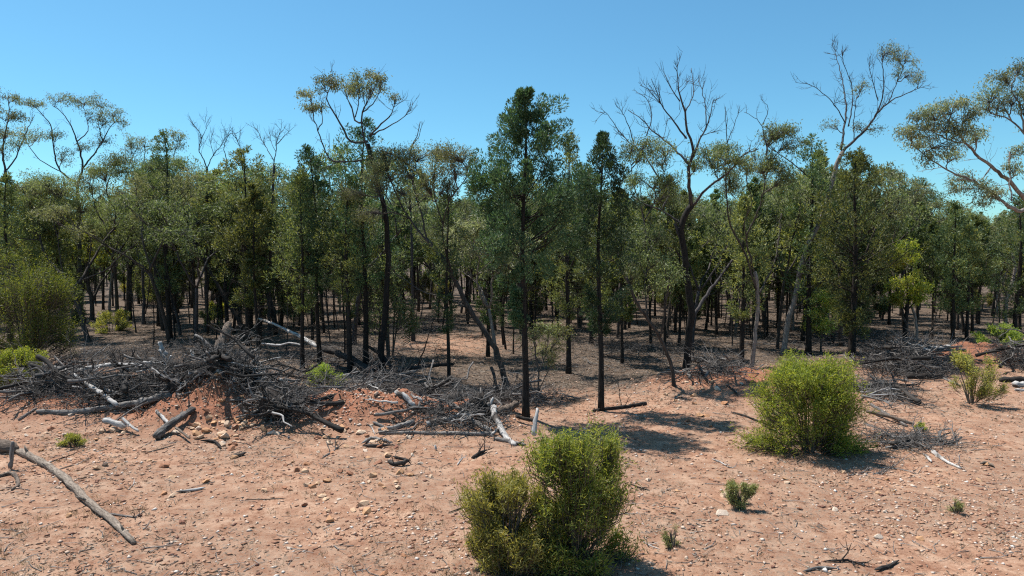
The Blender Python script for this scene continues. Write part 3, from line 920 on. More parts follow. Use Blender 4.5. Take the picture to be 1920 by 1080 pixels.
# dead crowns against the sky, left of centre
gum('dead_tree', 'bare dead treetop with curling grey twigs above the left woods', 'dead tree', (388, 622),
    [([(388, 622), (386, 500), (388, 400), (388, 316)], 0.14, 0.085),
     (Z1((776, 432), (765, 400), (745, 360), (755, 320), (740, 285), (715, 255)), 0.05, 0.012), (Z1((776, 432), (800, 380), (830, 345), (850, 310)), 0.045, 0.012),
     (Z1((755, 320), (775, 280), (770, 255)), 0.025, 0.008), (Z1((800, 380), (790, 330), (800, 290)), 0.025, 0.008), (Z1((850, 400), (840, 350), (865, 300), (890, 310)), 0.035, 0.01),
     (Z1((776, 500), (840, 440), (905, 390), (890, 330), (870, 300)), 0.05, 0.012)],
    bark='limb_grey', twigs=9, twig_len=0.9, depth=0.3)
gum('dead_tree', 'bare grey treetop left of the tall umbrella-topped gum', 'dead tree', (505, 632),
    [([(505, 632), (506, 520), (510, 400), (514, 310)], 0.12, 0.07),
     (Z2((65, 420), (75, 370), (80, 330), (95, 280)), 0.04, 0.01), (Z2((80, 340), (110, 305), (138, 280)), 0.03, 0.008), (Z2((65, 400), (30, 340), (10, 300), (0, 280)), 0.035, 0.01),
     (Z2((75, 370), (50, 320), (40, 300)), 0.025, 0.008)], bark='limb_grey', twigs=8, twig_len=0.8)

# tall umbrella-topped gum
gum('gum_tree', 'tall gum with small umbrella tufts high above the left woods', 'gum tree', (716, 694),
    [([(716, 694), (717, 640), (724, 560), (728, 480), (722, 400), (705, 330), (690, 270)], 0.18, 0.08),
     (Z2((430, 400), (400, 300), (400, 220), (425, 170), (455, 110)), 0.075, 0.015),
     (Z2((420, 330), (355, 330), (325, 280), (300, 230), (265, 170), (285, 110)), 0.07, 0.015),
     (Z2((400, 260), (372, 250), (358, 200), (330, 140)), 0.05, 0.012), (Z2((372, 240), (385, 190), (385, 115)), 0.035, 0.01),
     (Z2((430, 400), (290, 405), (255, 350), (232, 290), (215, 230), (205, 160)), 0.06, 0.012),
     (Z2((232, 290), (250, 250), (240, 200)), 0.03, 0.01), (Z2((425, 310), (470, 265), (510, 225), (525, 170)), 0.05, 0.012),
     (Z2((425, 310), (495, 275), (545, 245), (585, 212)), 0.045, 0.01), (Z2((400, 220), (440, 190), (470, 130)), 0.035, 0.01)],
    C2((205, 150, 40, 16), (205, 205, 42, 20), (240, 195, 28, 14), (280, 100, 42, 24), (310, 115, 30, 20), (375, 100, 36, 24), (385, 130, 40, 22), (435, 125, 42, 28), (455, 85, 30, 18), (425, 75, 25, 12),
       (350, 140, 30, 20), (522, 162, 24, 12), (470, 105, 20, 15), (250, 115, 22, 18)),
    bark='bark_dark', limb_mat='limb_grey', leaf='gum_brown', LW=(0.12, 0.032), dens=1.1, twigs=4, twig_len=0.9)
hero(716, 'the tall umbrella-topped gum')
gum('dead_tree', 'lone dead spike of a limb rising left of the feathery dome', 'dead tree', (775, 640),
    [([(775, 640), (772, 500), (770, 380), (768, 290), (782, 255), (788, 228)], 0.12, 0.02), (Z2((590, 340), (612, 310), (622, 255)), 0.03, 0.01)], bark='limb_grey', twigs=3, twig_len=0.5)

# leaning feathery gum in the middle
gum('gum_tree', 'gum leaning far left with a feathery domed crown in the middle', 'gum tree', (951, 722),
    [([(951, 722), (940, 690), (934, 665), (915, 632), (880, 580), (856, 530), (826, 482), (800, 448)], 0.14, 0.07),
     ([(826, 482), (790, 440), (768, 410), (752, 385), (735, 345)], 0.06, 0.02), ([(800, 448), (790, 400), (775, 350), (770, 320)], 0.05, 0.015),
     ([(856, 530), (835, 470), (830, 420), (845, 370), (855, 335)], 0.055, 0.015), ([(830, 420), (815, 370), (815, 320)], 0.035, 0.012),
     ([(880, 580), (840, 560), (790, 545), (740, 510)], 0.05, 0.015), ([(768, 410), (730, 390), (705, 360)], 0.035, 0.01), ([(845, 370), (870, 340), (880, 310)], 0.03, 0.01)],
    C2((470, 390, 60, 40), (540, 375, 70, 36), (620, 370, 70, 36), (690, 372, 60, 36), (750, 375, 60, 38), (800, 400, 36, 32), (440, 440, 45, 40), (500, 450, 60, 40), (580, 440, 60, 40), (660, 440, 60, 40),
       (740, 440, 50, 40), (560, 500, 50, 36), (450, 500, 45, 40), (640, 510, 50, 40), (360, 530, 55, 36), (400, 600, 60, 40), (560, 400, 40, 30), (700, 500, 40, 40)),
    bark='bark_gum', leaf='gum_brown', LW=(0.11, 0.026), dens=1.0, twigs=5, twig_len=1.0)
hero(850, 'the leaning feathery gum')

# dead-topped forked gum, right of centre
gum('dead_tree', 'large dark gum with a bare dead crown of branching limbs, right of centre', 'dead tree', (1286, 697),
    [([(1286, 697), (1290, 640), (1296, 590), (1290, 540), (1284, 480), (1278, 430), (1290, 395), (1297, 385)], 0.20, 0.12),
     (Z3((675, 575), (665, 500), (665, 430), (680, 370), (668, 320), (650, 270), (650, 220), (630, 160), (620, 90), (620, 45)), 0.10, 0.012),
     (Z3((650, 220), (680, 150), (672, 55)), 0.03, 0.01), (Z3((630, 180), (590, 120), (575, 80)), 0.03, 0.01),
     (Z3((680, 390), (700, 330), (735, 260), (755, 172)), 0.055, 0.01), (Z3((728, 270), (725, 190), (700, 105)), 0.03, 0.01), (Z3((705, 310), (740, 300), (770, 290)), 0.025, 0.008),
     (Z3((668, 420), (610, 360), (560, 315), (525, 290), (490, 250), (440, 215)), 0.06, 0.012), (Z3((655, 320), (610, 260), (570, 205), (545, 150), (522, 95)), 0.045, 0.01),
     (Z3((555, 185), (510, 135), (480, 120)), 0.025, 0.008), (Z3((505, 310), (525, 230), (500, 165), (465, 145)), 0.03, 0.01),
     (Z3((675, 575), (730, 510), (820, 440), (855, 390), (925, 358)), 0.07, 0.02),
     ([(1296, 600), (1320, 560), (1350, 520), (1375, 485)], 0.10, 0.04), ([(1284, 480), (1270, 430), (1266, 420)], 0.10, 0.06),
     (Z3((640, 640), (560, 590), (490, 560), (450, 530)), 0.06, 0.02), (Z3((560, 590), (590, 520), (560, 480), (500, 390), (440, 335), (400, 290), (350, 220), (332, 232)), 0.06, 0.01),
     (Z3((455, 330), (430, 255), (385, 185)), 0.03, 0.008)],
    C3((740, 390, 60, 40), (700, 410, 40, 30), (800, 380, 50, 36), (860, 390, 40, 34)), bark='bark_dark', limb_mat='limb_grey', leaf='gum', LW=(0.12, 0.032), twigs=6, twig_len=0.75, depth=0.3)
hero(1286, 'the dead-crowned gum')
gum('gum_tree', 'gum with a flat olive-brown crown in front of the dead-crowned gum', 'gum tree', (1268, 724),
    [([(1268, 724), (1256, 680), (1238, 634), (1215, 600), (1190, 560), (1175, 520)], 0.085, 0.05),
     ([(1215, 600), (1210, 540), (1215, 470), (1205, 400), (1200, 340)], 0.045, 0.015), ([(1190, 560), (1160, 500), (1130, 470)], 0.035, 0.012), ([(1205, 420), (1230, 370), (1250, 310)], 0.03, 0.01),
     ([(1238, 634), (1250, 560), (1245, 490)], 0.04, 0.015), ([(1205, 400), (1190, 350), (1180, 300)], 0.03, 0.01)],
    C3((450, 350, 60, 30), (510, 345, 60, 34), (570, 355, 50, 34), (480, 390, 60, 26), (550, 400, 50, 30), (600, 470, 50, 40), (520, 480, 60, 40), (450, 470, 50, 40), (580, 540, 50, 40),
       (500, 690, 60, 40), (560, 680, 50, 40), (460, 760, 50, 50), (540, 770, 60, 50), (590, 830, 50, 50), (440, 830, 40, 40), (520, 870, 50, 40)),
    bark='bark_gum', leaf='gum', LW=(0.11, 0.028), dens=0.9, twigs=3, twig_len=0.8)

# curly forked gum with grey stems
gum('gum_tree', 'curly gum with several pale grey stems left of the tall bare gum', 'gum tree', (1408, 692),
    [([(1408, 692), (1414, 650), (1418, 610), (1422, 560), (1415, 510)], 0.11, 0.08),
     (Z3((920, 900), (900, 830), (870, 740), (820, 650), (808, 560), (800, 460), (805, 340), (800, 200)), 0.06, 0.01),
     (Z3((910, 830), (880, 700), (900, 640), (930, 570), (950, 480), (960, 420)), 0.055, 0.015), (Z3((930, 900), (985, 780), (1000, 690), (1010, 600)), 0.05, 0.015),
     (Z3((880, 700), (870, 640), (900, 560), (880, 480)), 0.03, 0.01), (Z3((805, 340), (840, 250), (855, 195)), 0.02, 0.008),
     (Z3((960, 420), (940, 280), (905, 240), (870, 220)), 0.03, 0.008), (Z3((940, 270), (960, 210), (935, 170)), 0.02, 0.007)],
    C3((990, 290, 60, 28), (960, 320, 50, 30), (1020, 300, 50, 30), (1050, 330, 40, 30), (930, 420, 60, 40), (1000, 400, 60, 40), (830, 470, 50, 40), (880, 410, 40, 30), (1030, 470, 40, 40), (760, 360, 40, 28), (820, 365, 40, 26)),
    bark='bark_pale', limb_mat='bark_gum', leaf='gum', LW=(0.12, 0.032), dens=0.9, twigs=4, twig_len=0.7)
hero(1420, 'the curly grey gum')

# tall bare gum at right
gum('gum_tree', 'tall bare-limbed gum with pale leaning trunk and wisps of leaf at right', 'gum tree', (1468, 664),
    [(Z4((52, 1125), (70, 1020), (100, 900), (115, 820), (140, 740), (190, 640), (220, 535), (240, 460), (262, 415)), 0.17, 0.10),
     (Z4((262, 415), (310, 370), (350, 330), (390, 275), (430, 240), (480, 215), (550, 188)), 0.085, 0.012),
     (Z4((255, 410), (265, 340), (272, 260), (262, 180), (245, 110), (232, 65), (222, 45)), 0.07, 0.01),
     (Z4((268, 315), (225, 245), (180, 205), (145, 183), (95, 175)), 0.035, 0.008), (Z4((280, 330), (295, 250), (290, 180), (262, 105), (255, 60)), 0.04, 0.01),
     (Z4((370, 305), (400, 230), (403, 150), (400, 90), (440, 60)), 0.045, 0.01), (Z4((385, 240), (365, 170), (352, 110), (362, 75)), 0.03, 0.009), (Z4((420, 250), (440, 200), (470, 130), (480, 80)), 0.03, 0.009),
     (Z4((300, 375), (300, 300), (310, 230), (335, 170)), 0.03, 0.008), (Z4((140, 505), (95, 465), (45, 430), (0, 400)), 0.04, 0.015),
     (Z4((100, 960), (150, 910), (210, 850)), 0.05, 0.02), (Z4((140, 740), (145, 820), (115, 900)), 0.03, 0.01), (Z4((220, 535), (150, 510), (140, 505)), 0.05, 0.04)],
    C4((450, 75, 45, 32), (420, 60, 30, 22), (480, 90, 30, 26), (505, 145, 36, 26), (525, 170, 25, 18), (335, 190, 28, 24), (220, 325, 30, 22), (325, 330, 36, 20), (460, 140, 24, 20), (370, 340, 30, 16)),
    bark='bark_pale', limb_mat='limb_grey', leaf='gum_brown', LW=(0.12, 0.028), dens=0.5, twigs=7, twig_len=0.8, depth=0.3)
hero(1500, 'the tall bare-limbed gum')

# big pale gum at the right edge
gum('gum_tree', 'big gum with white limbs and grey-green leaf clouds at the right edge', 'gum tree', (1952, 700),
    [([(1952, 700), (1955, 620), (1950, 520), (1940, 420), (1935, 370)], 0.24, 0.17),
     (Z4((925, 600), (894, 580), (830, 510), (740, 440), (690, 385), (650, 330), (610, 290)), 0.11, 0.02), (Z4((830, 600), (790, 570), (720, 520), (640, 490), (560, 440), (500, 395)), 0.07, 0.012),
     (Z4((925, 600), (880, 625), (830, 600)), 0.10, 0.07), (Z4((925, 600), (930, 430), (894, 350), (830, 300), (780, 285)), 0.10, 0.02), (Z4((720, 425), (730, 380), (700, 320)), 0.03, 0.01),
     (Z4((894, 350), (880, 260), (850, 200), (870, 150)), 0.05, 0.015), (Z4((850, 310), (810, 240), (770, 220)), 0.035, 0.012), (Z4((780, 470), (740, 520), (700, 520)), 0.03, 0.01),
     (Z4((690, 385), (640, 380), (580, 350), (520, 330)), 0.035, 0.01), (Z4((845, 420), (843, 500), (850, 590)), 0.05, 0.03), (Z4((930, 430), (980, 330), (1000, 200)), 0.09, 0.03)],
    C4((590, 270, 50, 30), (640, 262, 50, 28), (690, 280, 46, 30), (560, 320, 50, 30), (620, 325, 55, 32), (680, 340, 50, 30), (500, 350, 45, 26), (530, 390, 45, 28), (600, 385, 50, 30), (725, 365, 40, 26),
       (560, 440, 40, 22), (630, 430, 40, 24), (470, 345, 28, 20), (520, 300, 30, 18), (670, 515, 46, 26), (720, 540, 50, 30), (770, 575, 46, 26), (650, 545, 26, 18), (800, 555, 30, 22),
       (770, 205, 46, 34), (830, 165, 46, 30), (885, 135, 40, 30), (800, 245, 44, 30), (860, 225, 44, 34), (760, 260, 34, 22), (900, 260, 36, 40), (940, 180, 60, 50), (980, 300, 60, 50), (880, 420, 30, 24), (870, 480, 30, 30)),
    bark='bark_pale', limb_mat='bark_pale', leaf='gum_grey', LW=(0.12, 0.032), dens=1.0)
hero(1900, 'the big pale gum at the right edge')
gum('dead_tree', 'white-barked leaning stem below the big pale gum', 'dead tree', (1884, 625),
    [(Z4((822, 1040), (830, 950), (850, 890), (862, 825), (850, 770)), 0.16, 0.08), (Z4((835, 930), (820, 880), (830, 840)), 0.07, 0.03)], bark='bark_pale', twigs=3)

# small yellow-green wattle
gum('wattle_tree', 'small wattle with two bright yellow-green leaf heads near the right', 'wattle tree', (1698, 655),
    [([(1698, 655), (1696, 620), (1700, 585), (1702, 560)], 0.17, 0.09), ([(1702, 560), (1698, 520), (1695, 490)], 0.06, 0.02), ([(1700, 585), (1685, 560), (1680, 540)], 0.05, 0.02), ([(1700, 585), (1718, 560), (1722, 535)], 0.05, 0.02)],
    C4((440, 775, 40, 26), (480, 750, 45, 24), (505, 785, 36, 26), (470, 800, 45, 22), (440, 890, 40, 32), (490, 865, 45, 28), (525, 895, 36, 30), (480, 920, 46, 26), (450, 935, 30, 20), (525, 930, 26, 18)),
    bark='bark_dark', leaf='wattle', LW=(0.18, 0.05), dens=1.1)
hero(1698, 'the yellow-green wattle')
gum('dead_tree', 'white-patched stem standing beside the yellow-green wattle', 'dead tree', (1716, 652),
    [(Z4((515, 1102), (518, 1040), (512, 990), (500, 950)), 0.13, 0.06)], bark='bark_pale', twigs=0)
gum('gum_tree', 'small rounded gum showing in the right sky gap', 'gum tree', (1720, 600),
    [([(1720, 600), (1722, 520), (1720, 440), (1718, 390)], 0.16, 0.09), (Z4((518, 620), (490, 570), (470, 540)), 0.06, 0.02), (Z4((518, 620), (540, 570), (550, 530)), 0.06, 0.02)],
    C4((520, 525, 36, 18), (545, 545, 30, 18), (480, 550, 36, 20), (515, 570, 36, 18), (440, 500, 40, 24), (400, 490, 40, 24), (460, 590, 40, 20), (540, 600, 30, 18)), bark='bark_gum', leaf='gum', LW=(0.26, 0.075))
gum('wattle_tree', 'wispy green wattle with arching stems just right of the tall central pine', 'wattle tree', (1006, 742),
    [([(1006, 742), (1010, 700), (1004, 665), (1000, 640)], 0.04, 0.025), ([(1010, 700), (1024, 660), (1030, 630)], 0.025, 0.01), ([(1004, 665), (1040, 640), (1052, 620)], 0.02, 0.008), ([(1006, 742), (1030, 690), (1036, 660)], 0.025, 0.008)],
    [(1000, 625, 24, 16), (1030, 615, 26, 18), (1050, 622, 22, 16), (1015, 650, 20, 14), (1040, 645, 20, 14), (1030, 670, 16, 12)], bark='twig', leaf='sage', LW=(0.08, 0.022), dens=0.8, twigs=5, twig_len=0.5)
gum('wattle_tree', 'pale green sapling in front of the broad green pine on the right', 'wattle tree', (1540, 660),
    [([(1540, 660), (1538, 620), (1535, 570)], 0.06, 0.03), ([(1538, 620), (1550, 590), (1555, 560)], 0.03, 0.01)],
    [(1535, 560, 24, 16), (1555, 575, 22, 18), (1530, 590, 22, 16), (1550, 605, 22, 16), (1525, 615, 18, 14)], bark='twig', leaf='green', LW=(0.12, 0.04))
gum('sapling', 'thin bent dead sapling leaning right behind the middle pile', 'sapling', (779, 691),
    [([(779, 691), (790, 668), (800, 640), (807, 618), (826, 572)], 0.04, 0.012)], bark='bark_dark', twigs=0)

# ------------------------------------------------------------------ shrubs
shrub('tall bright green shrub in the foreground, right half of the pair', 1080, 1058, 262, 170, 1450, 28, (0.085, 0.0145), 'green', stems=26, fill=0.15, wpow=0.2, lump=0.95, bare=0.3)
shrub('duller olive shrub in the foreground, left half of the pair', 950, 1062, 178, 182, 1250, 24, (0.085, 0.0135), 'dull', stems=26, fill=0.15, wpow=0.26, lump=0.95, bare=0.4)
shrub('yellow-green rounded shrub on the clearing at right', 1516, 846, 176, 200, 1600, 26, (0.10, 0.017), 'wattle', stems=24, fill=0.2, wpow=0.28, lump=0.95, bare=0.15)
shrub('bright green bush at the left edge below the forked gum', 55, 690, 215, 150, 1500, 22, (0.11, 0.022), 'bush', stems=12, fill=0.35, t0=0.12, wpow=0.3, lump=0.5)
shrub('low yellow-green shrub in front of the bright green bush at left', 34, 732, 76, 110, 700, 18, (0.10, 0.022), 'wattle', stems=8, fill=0.3)
shrub('sparse reddish-green shrub beside the right brush pile', 1822, 758, 96, 92, 380, 14, (0.10, 0.017), 'dull', stems=8, fill=0.2, t0=0.3, wpow=0.35)
shrub('small green shrub growing out of the brush behind the left pile', 606, 738, 54, 78, 420, 18, (0.08, 0.018), 'green', stems=8, fill=0.2)
shrub('small yellow-green shrub under the curved leaning gum', 404, 606, 40, 40, 220, 16, (0.18, 0.05), 'wattle', stems=5, fill=0.2, t0=0.3)
shrub('small round sage-green bush on the open ground at right', 1388, 952, 52, 66, 240, 18, (0.07, 0.010), 'sage', stems=8, fill=0.1, t0=0.05, upl=1.2)
shrub('tiny dry grey-green tussock right of the foreground shrubs', 1262, 1026, 42, 42, 90, 12, (0.06, 0.008), 'sage', stems=6, fill=0.1, upl=1.4, bare=0.4)
shrub('faint grassy tuft on the gravel at the right', 1794, 962, 26, 44, 70, 10, (0.07, 0.008), 'sage', stems=5, fill=0.1, upl=1.4, bare=0.3)
shrub('tiny bright green weed in front of the right brush pile', 1724, 806, 16, 28, 60, 12, (0.06, 0.014), 'green', stems=4, fill=0.1)
shrub('low mossy ground plant on the soil left of the grey log', 138, 838, 24, 66, 220, 14, (0.06, 0.012), 'dull', stems=6, fill=0.1, wpow=0.6)
shrub('pale green bush under the trees at the right edge', 1872, 655, 50, 80, 380, 16, (0.13, 0.032), 'green', stems=7, fill=0.3)
shrub('orange-tinged weed on the far right mound', 1794, 668, 26, 26, 80, 12, (0.10, 0.024), 'wattle', stems=4, fill=0.1)
shrub('greyish scrub under the low-forking gum at left', 205, 622, 44, 90, 260, 14, (0.14, 0.04), 'dull', stems=6, fill=0.2)
reseed(77)
# ------------------------------------------------------------------ the woodland behind: kinds of tree, then copies
def bg_pine(H, w, mat, t0, nb, nl=26):
    prof = [(t0 - 0.14, w * 0.4), (t0, w * 0.6), (t0 + 0.12, w * 0.9), (t0 + (1 - t0) * 0.4, w), (t0 + (1 - t0) * 0.7, w * 0.72), (0.93, w * 0.32), (1.0, 0.06)]
    tr, cr = pine_meshes(H, 0.0075 * H + 0.014, prof, int(nb * 0.72), 4, int(nl * 1.8), (0.19, 0.062), mat, 'bark_pine', dead=44, kside=6)
    return tr, cr, H


def bg_gum(H, leaf, bark, spread=0.3, seed_lean=0.1):
    tm = MB(); cm = MB()
    n = 10
    t = np.linspace(0, 1, n)
    fh = H * (0.30 + 0.15 * rng.random())
    lx, ly = rng.normal(0, seed_lean, 2)
    P = np.stack([lx * fh * t ** 1.5, ly * fh * t ** 1.5, fh * t], 1); P[0, 2] = -0.15
    r0 = 0.008 * H + 0.025
    add_tube(tm, P, np.linspace(r0 * 1.15, r0 * 0.8, n), 7, rough=0.12)
    tips = []

    def grow(p, d, L, r, lv):
        k = 5
        pts = [p]; dd = d.copy()
        for i in range(k):
            dd = unit(dd + rng.normal(0, 0.16, 3) + np.array([0, 0, 0.06]))
            pts.append(pts[-1] + dd * L / k)
        add_tube(tm, np.array(pts), np.linspace(r, r * 0.62, k + 1), 5 if lv < 2 else 4)
        if lv >= 3 or pts[-1][2] > H * 0.93:
            tips.append(pts[-1]); return
        for j in range(2 + (rng.random() < 0.35)):
            nd_ = unit(dd + rng.normal(0, spread + 0.12, 3) * np.array([1, 1, 0.6]) + np.array([0, 0, 0.15]))
            grow(pts[-1], nd_, L * (0.62 + 0.25 * rng.random()), r * 0.62, lv + 1)
        if lv == 2:
            tips.append(pts[-2] + rng.normal(0, 0.2, 3))
    d0 = unit(P[-1] - P[-2])
    for j in range(3):
        a = j * 2.1 + rng.random()
        grow(P[-1], unit(d0 + np.array([math.cos(a), math.sin(a), 0.25]) * (spread + 0.25)), H * 0.25, r0 * 0.62, 1)
    for p in tips:
        r = 0.32 + 0.35 * rng.random()
        T = clump(cm, p + np.array([0, 0, 0.1]), (r * 1.6, r * 1.6, r * 1.15), int(150 + 240 * r), (0.17, 0.046))
        k = len(T) // 3
        add_twigs(tm, np.repeat(p[None] - np.array([[0, 0, 0.1]]), k, 0), (T[:k] + p) * 0.5 + 0.04, T[:k], 0.010, 0.003, 3)
    top = max(p[2] for p in tips) + 0.3
    return tm.mesh('trunk', M[bark], True), cm.mesh('crown', M[leaf]), top


KINDS = []
for H, w, mat, t0, nb in ((9.0, 1.15, 'pine', 0.46, 66), (8.2, 0.95, 'pine_olive', 0.54, 52), (7.4, 1.05, 'pine_olive', 0.44, 54), (9.6, 1.45, 'pine', 0.50, 70), (6.4, 0.85, 'pine', 0.50, 44), (8.8, 1.3, 'pine_olive', 0.40, 70)):
    KINDS.append(('pine',) + bg_pine(H, w, mat, t0, nb))
for H, lf, bk in ((9.5, 'gum', 'bark_gum'), (8.5, 'gum', 'bark_dark'), (10.5, 'gum_brown', 'bark_gum'), (7.5, 'gum_grey', 'bark_pale'), (8.0, 'pine_olive', 'bark_dark'), (9.0, 'gum', 'limb_grey')):
    KINDS.append(('gum',) + bg_gum(H, lf, bk))
NP = 6

fronts = [o for o in bpy.data.objects if o.get('category') in ('pine tree', 'gum tree', 'dead tree', 'wattle tree')]
taken = [(o.location.x, o.location.y) for o in fronts]
ORD = ['nearest', 'second nearest', 'third nearest', 'fourth nearest', 'fifth nearest', 'sixth nearest']
LOOK = ['dark slim pine', 'thin olive-green pine', 'short olive pine', 'tall dark pine', 'small dark pine', 'bushy olive pine',
        'olive gum', 'dark-stemmed gum', 'brownish gum', 'pale-stemmed grey gum', 'bright olive gum', 'grey-stemmed gum']

# rows where the tree tops behind meet the sky, by photo column
SKYLINE = [(0, 310), (120, 325), (250, 285), (340, 265), (420, 285), (560, 285), (700, 300), (800, 330), (880, 372), (930, 380), (1000, 330), (1100, 330), (1180, 330), (1280, 345), (1400, 320), (1500, 300), (1600, 320), (1690, 345), (1740, 395), (1800, 405), (1860, 395), (1920, 380)]


def skyline(px):
    return float(np.interp(px, [a for a, _ in SKYLINE], [b for _, b in SKYLINE]))


spots = []
tries = 0
while len(spots) < 360 and tries < 60000:
    tries += 1
    q = rng.random()
    y = 30 + 58 * q ** 0.8
    px = -60 + 2040 * rng.random()
    x = (px - 960) / FPX * y
    py = HORIZON + FPX * CAM_H / y
    if py > front_y(px) - 8:
        continue
    if math.exp(-((px - 850) / 95) ** 2 - ((py - 645) / 26) ** 2) > 0.35:
        continue
    ms = 1.1 if y < 50 else 1.3
    if any((x - a) ** 2 + (y - b) ** 2 < ms * ms for a, b in taken):
        continue
    taken.append((x, y)); spots.append((x, y, px))

rows = []
first = {}
for (x, y, px) in spots:
    z = float(gh(x, y))
    ki = int(rng.integers(NP)) if rng.random() < 0.52 else NP + int(rng.integers(len(KINDS) - NP))
    if ki == NP + 4 and rng.random() < 0.5:
        ki = 1
    kind, tr, cr, H = KINDS[ki]
    # height: as tall as its kind, but below the skyline the photo shows there
    lim = CAM_H + (HORIZON - skyline(px)) / FPX * y * (0.62 + 0.5 * rng.random())
    h = min(H * (0.9 + 0.45 * rng.random()), max(lim, 5.2))
    rows.append((x, y, z, px, ki, h / H))

bins = {}
for r in sorted(rows, key=lambda r: r[1]):
    x, y, z, px, ki, s = r
    hp, phrase = min(HERO, key=lambda h: abs(h[0] - px))
    side = 'left' if px < hp else 'right'
    key = (ki, phrase, side)
    n = bins.get(key, 0); bins[key] = n + 1
    kind, tr, cr, H = KINDS[ki]
    o_ = ORD[min(n, len(ORD) - 1)] if n < len(ORD) else 'far back'
    lab = f'{LOOK[ki]} in the woods behind, {side} of {phrase}, {o_}'
    if len(lab.split()) > 16:
        lab = f'{LOOK[ki]} {side} of {phrase}, {o_}'
    grp = f'trees of the woodland behind, {side} of {phrase}'
    nm = 'pine_tree' if kind == 'pine' else 'gum_tree'
    rz = rng.random() * 6.283
    if ki not in first:
        e = thing(nm, lab, nm.replace('_', ' '), (x, y, z), grp)
        newobj('trunk', tr, e); c = newobj('crown', cr, e); c['kind'] = 'stuff'
        first[ki] = e
    else:
        e = copy_tree(first[ki]); e.location = (x, y, z)
        e['label'] = lab; e['group'] = grp
    e.rotation_euler = (rng.normal(0, 0.035), rng.normal(0, 0.035), rz)
    w = s * (0.9 + 0.3 * rng.random())
    e.scale = (w, w, s)

# slender dead stems standing among them
DK = []
for H, ln in ((5.5, 0.05), (7.0, -0.09), (4.2, 0.16)):
    tm = MB(); t = np.linspace(0, 1, 12)
    P = np.stack([ln * H * t ** 1.4 + 0.05 * np.sin(t * 7), 0.06 * np.sin(t * 5), H * t], 1); P[0, 2] = -0.1
    add_tube(tm, P, np.linspace(0.05, 0.012, 12), 6, rough=0.1)
    side_twigs(tm, P, None, 22, 1.0, 2, start=0.2, angle=0.6, upb=0.2, r=0.011)
    DK.append(tm.mesh('dead_sapling', M['bark_gum' if ln > 0.1 else 'bark_dark'], True))
LOOKD = ['straight bare dead stem', 'tall slanting dead stem', 'short leaning bare stem']
db = {}; cnt = 0; tries = 0
while cnt < 130 and tries < 20000:
    tries += 1
    y = 30 + 42 * rng.random(); px = -30 + 1980 * rng.random(); x = (px - 960) / FPX * y; py = HORIZON + FPX * CAM_H / y
    if py > front_y(px) - 6 or any((x - a_) ** 2 + (y - b_) ** 2 < 0.5 for a_, b_ in taken):
        continue
    taken.append((x, y)); cnt += 1
    ki = int(rng.integers(3)); hp, phrase = min(HERO, key=lambda h: abs(h[0] - px)); side = 'left' if px < hp else 'right'
    n = db.get((ki, phrase, side), 0); db[(ki, phrase, side)] = n + 1
    o = newobj('dead_sapling', DK[ki], None, (x, y, float(gh(x, y))), (rng.normal(0, 0.05), rng.normal(0, 0.05), rng.random() * 6.283), 0.7 + 0.6 * rng.random())
    lab = f'{LOOKD[ki]} {side} of {phrase}' + ('' if n == 0 else ', ' + (ORD[n] if n < len(ORD) else 'far back'))
    tag(o, ' '.join(lab.split()[:16]), 'dead sapling', 'bare dead stems standing in the woods')

# understorey: saplings and scrub under the trees
UK = []
for H, W, nt, mt in ((2.6, 1.9, 300, 'pine_olive'), (3.4, 1.8, 340, 'gum'), (1.8, 2.0, 240, 'dull'), (3.0, 1.5, 300, 'pine'), (2.2, 1.8, 240, 'wattle'), (4.2, 2.0, 380, 'pine_olive'), (4.6, 2.2, 400, 'gum')):
    UK.append(shrub_meshes(H, W, nt, 14, (0.17, 0.042), mt, stems=7, fill=0.2, t0=0.28, wpow=0.35, lump=0.7))
LOOKU = ['olive sapling', 'thin gum sapling', 'low dull scrub bush', 'dark young pine', 'small yellow-green wattle bush', 'tall olive sapling', 'tall gum sapling']
uf = {}; ub = {}; cnt = 0; tries = 0
while cnt < 85 and tries < 20000:
    tries += 1
    y = 31 + 58 * rng.random() ** 0.75; px = -50 + 2020 * rng.random(); x = (px - 960) / FPX * y
    py = HORIZON + FPX * CAM_H / y
    if py > front_y(px) - 14 or math.exp(-((px - 850) / 120) ** 2 - ((py - 645) / 30) ** 2) > 0.3:
        continue
    if any((x - a) ** 2 + (y - b) ** 2 < 0.8 for a, b in taken):
        continue
    taken.append((x, y)); cnt += 1
    ki = int(rng.choice(len(UK), p=[0.18, 0.15, 0.13, 0.17, 0.07, 0.15, 0.15]))
    hp, phrase = min(HERO, key=lambda h: abs(h[0] - px)); side = 'left' if px < hp else 'right'
    n = ub.get((ki, phrase, side), 0); ub[(ki, phrase, side)] = n + 1
    o_ = '' if n == 0 else ', ' + (ORD[n] if n < len(ORD) else 'far back')
    lab = f'{LOOKU[ki]} under the trees {side} of {phrase}' + o_
    if len(lab.split()) > 16:
        lab = f'{LOOKU[ki].split()[-1]} {side} of {phrase}' + o_
    if ki in uf:
        e = copy_tree(uf[ki])
    else:
        e = thing('sapling', lab, 'sapling', (0, 0, 0)); newobj('stem', UK[ki][0], e); newobj('foliage', UK[ki][1], e)['kind'] = 'stuff'; uf[ki] = e
    tag(e, lab, 'sapling', 'saplings and scrub under the trees')
    e.location = (x, y, float(gh(x, y))); e.rotation_euler = (0, 0, rng.random() * 6.283)
    s = (0.7 + 0.5 * rng.random()) * (1 + max(0, y - 45) / 90); e.scale = (s, s, s)

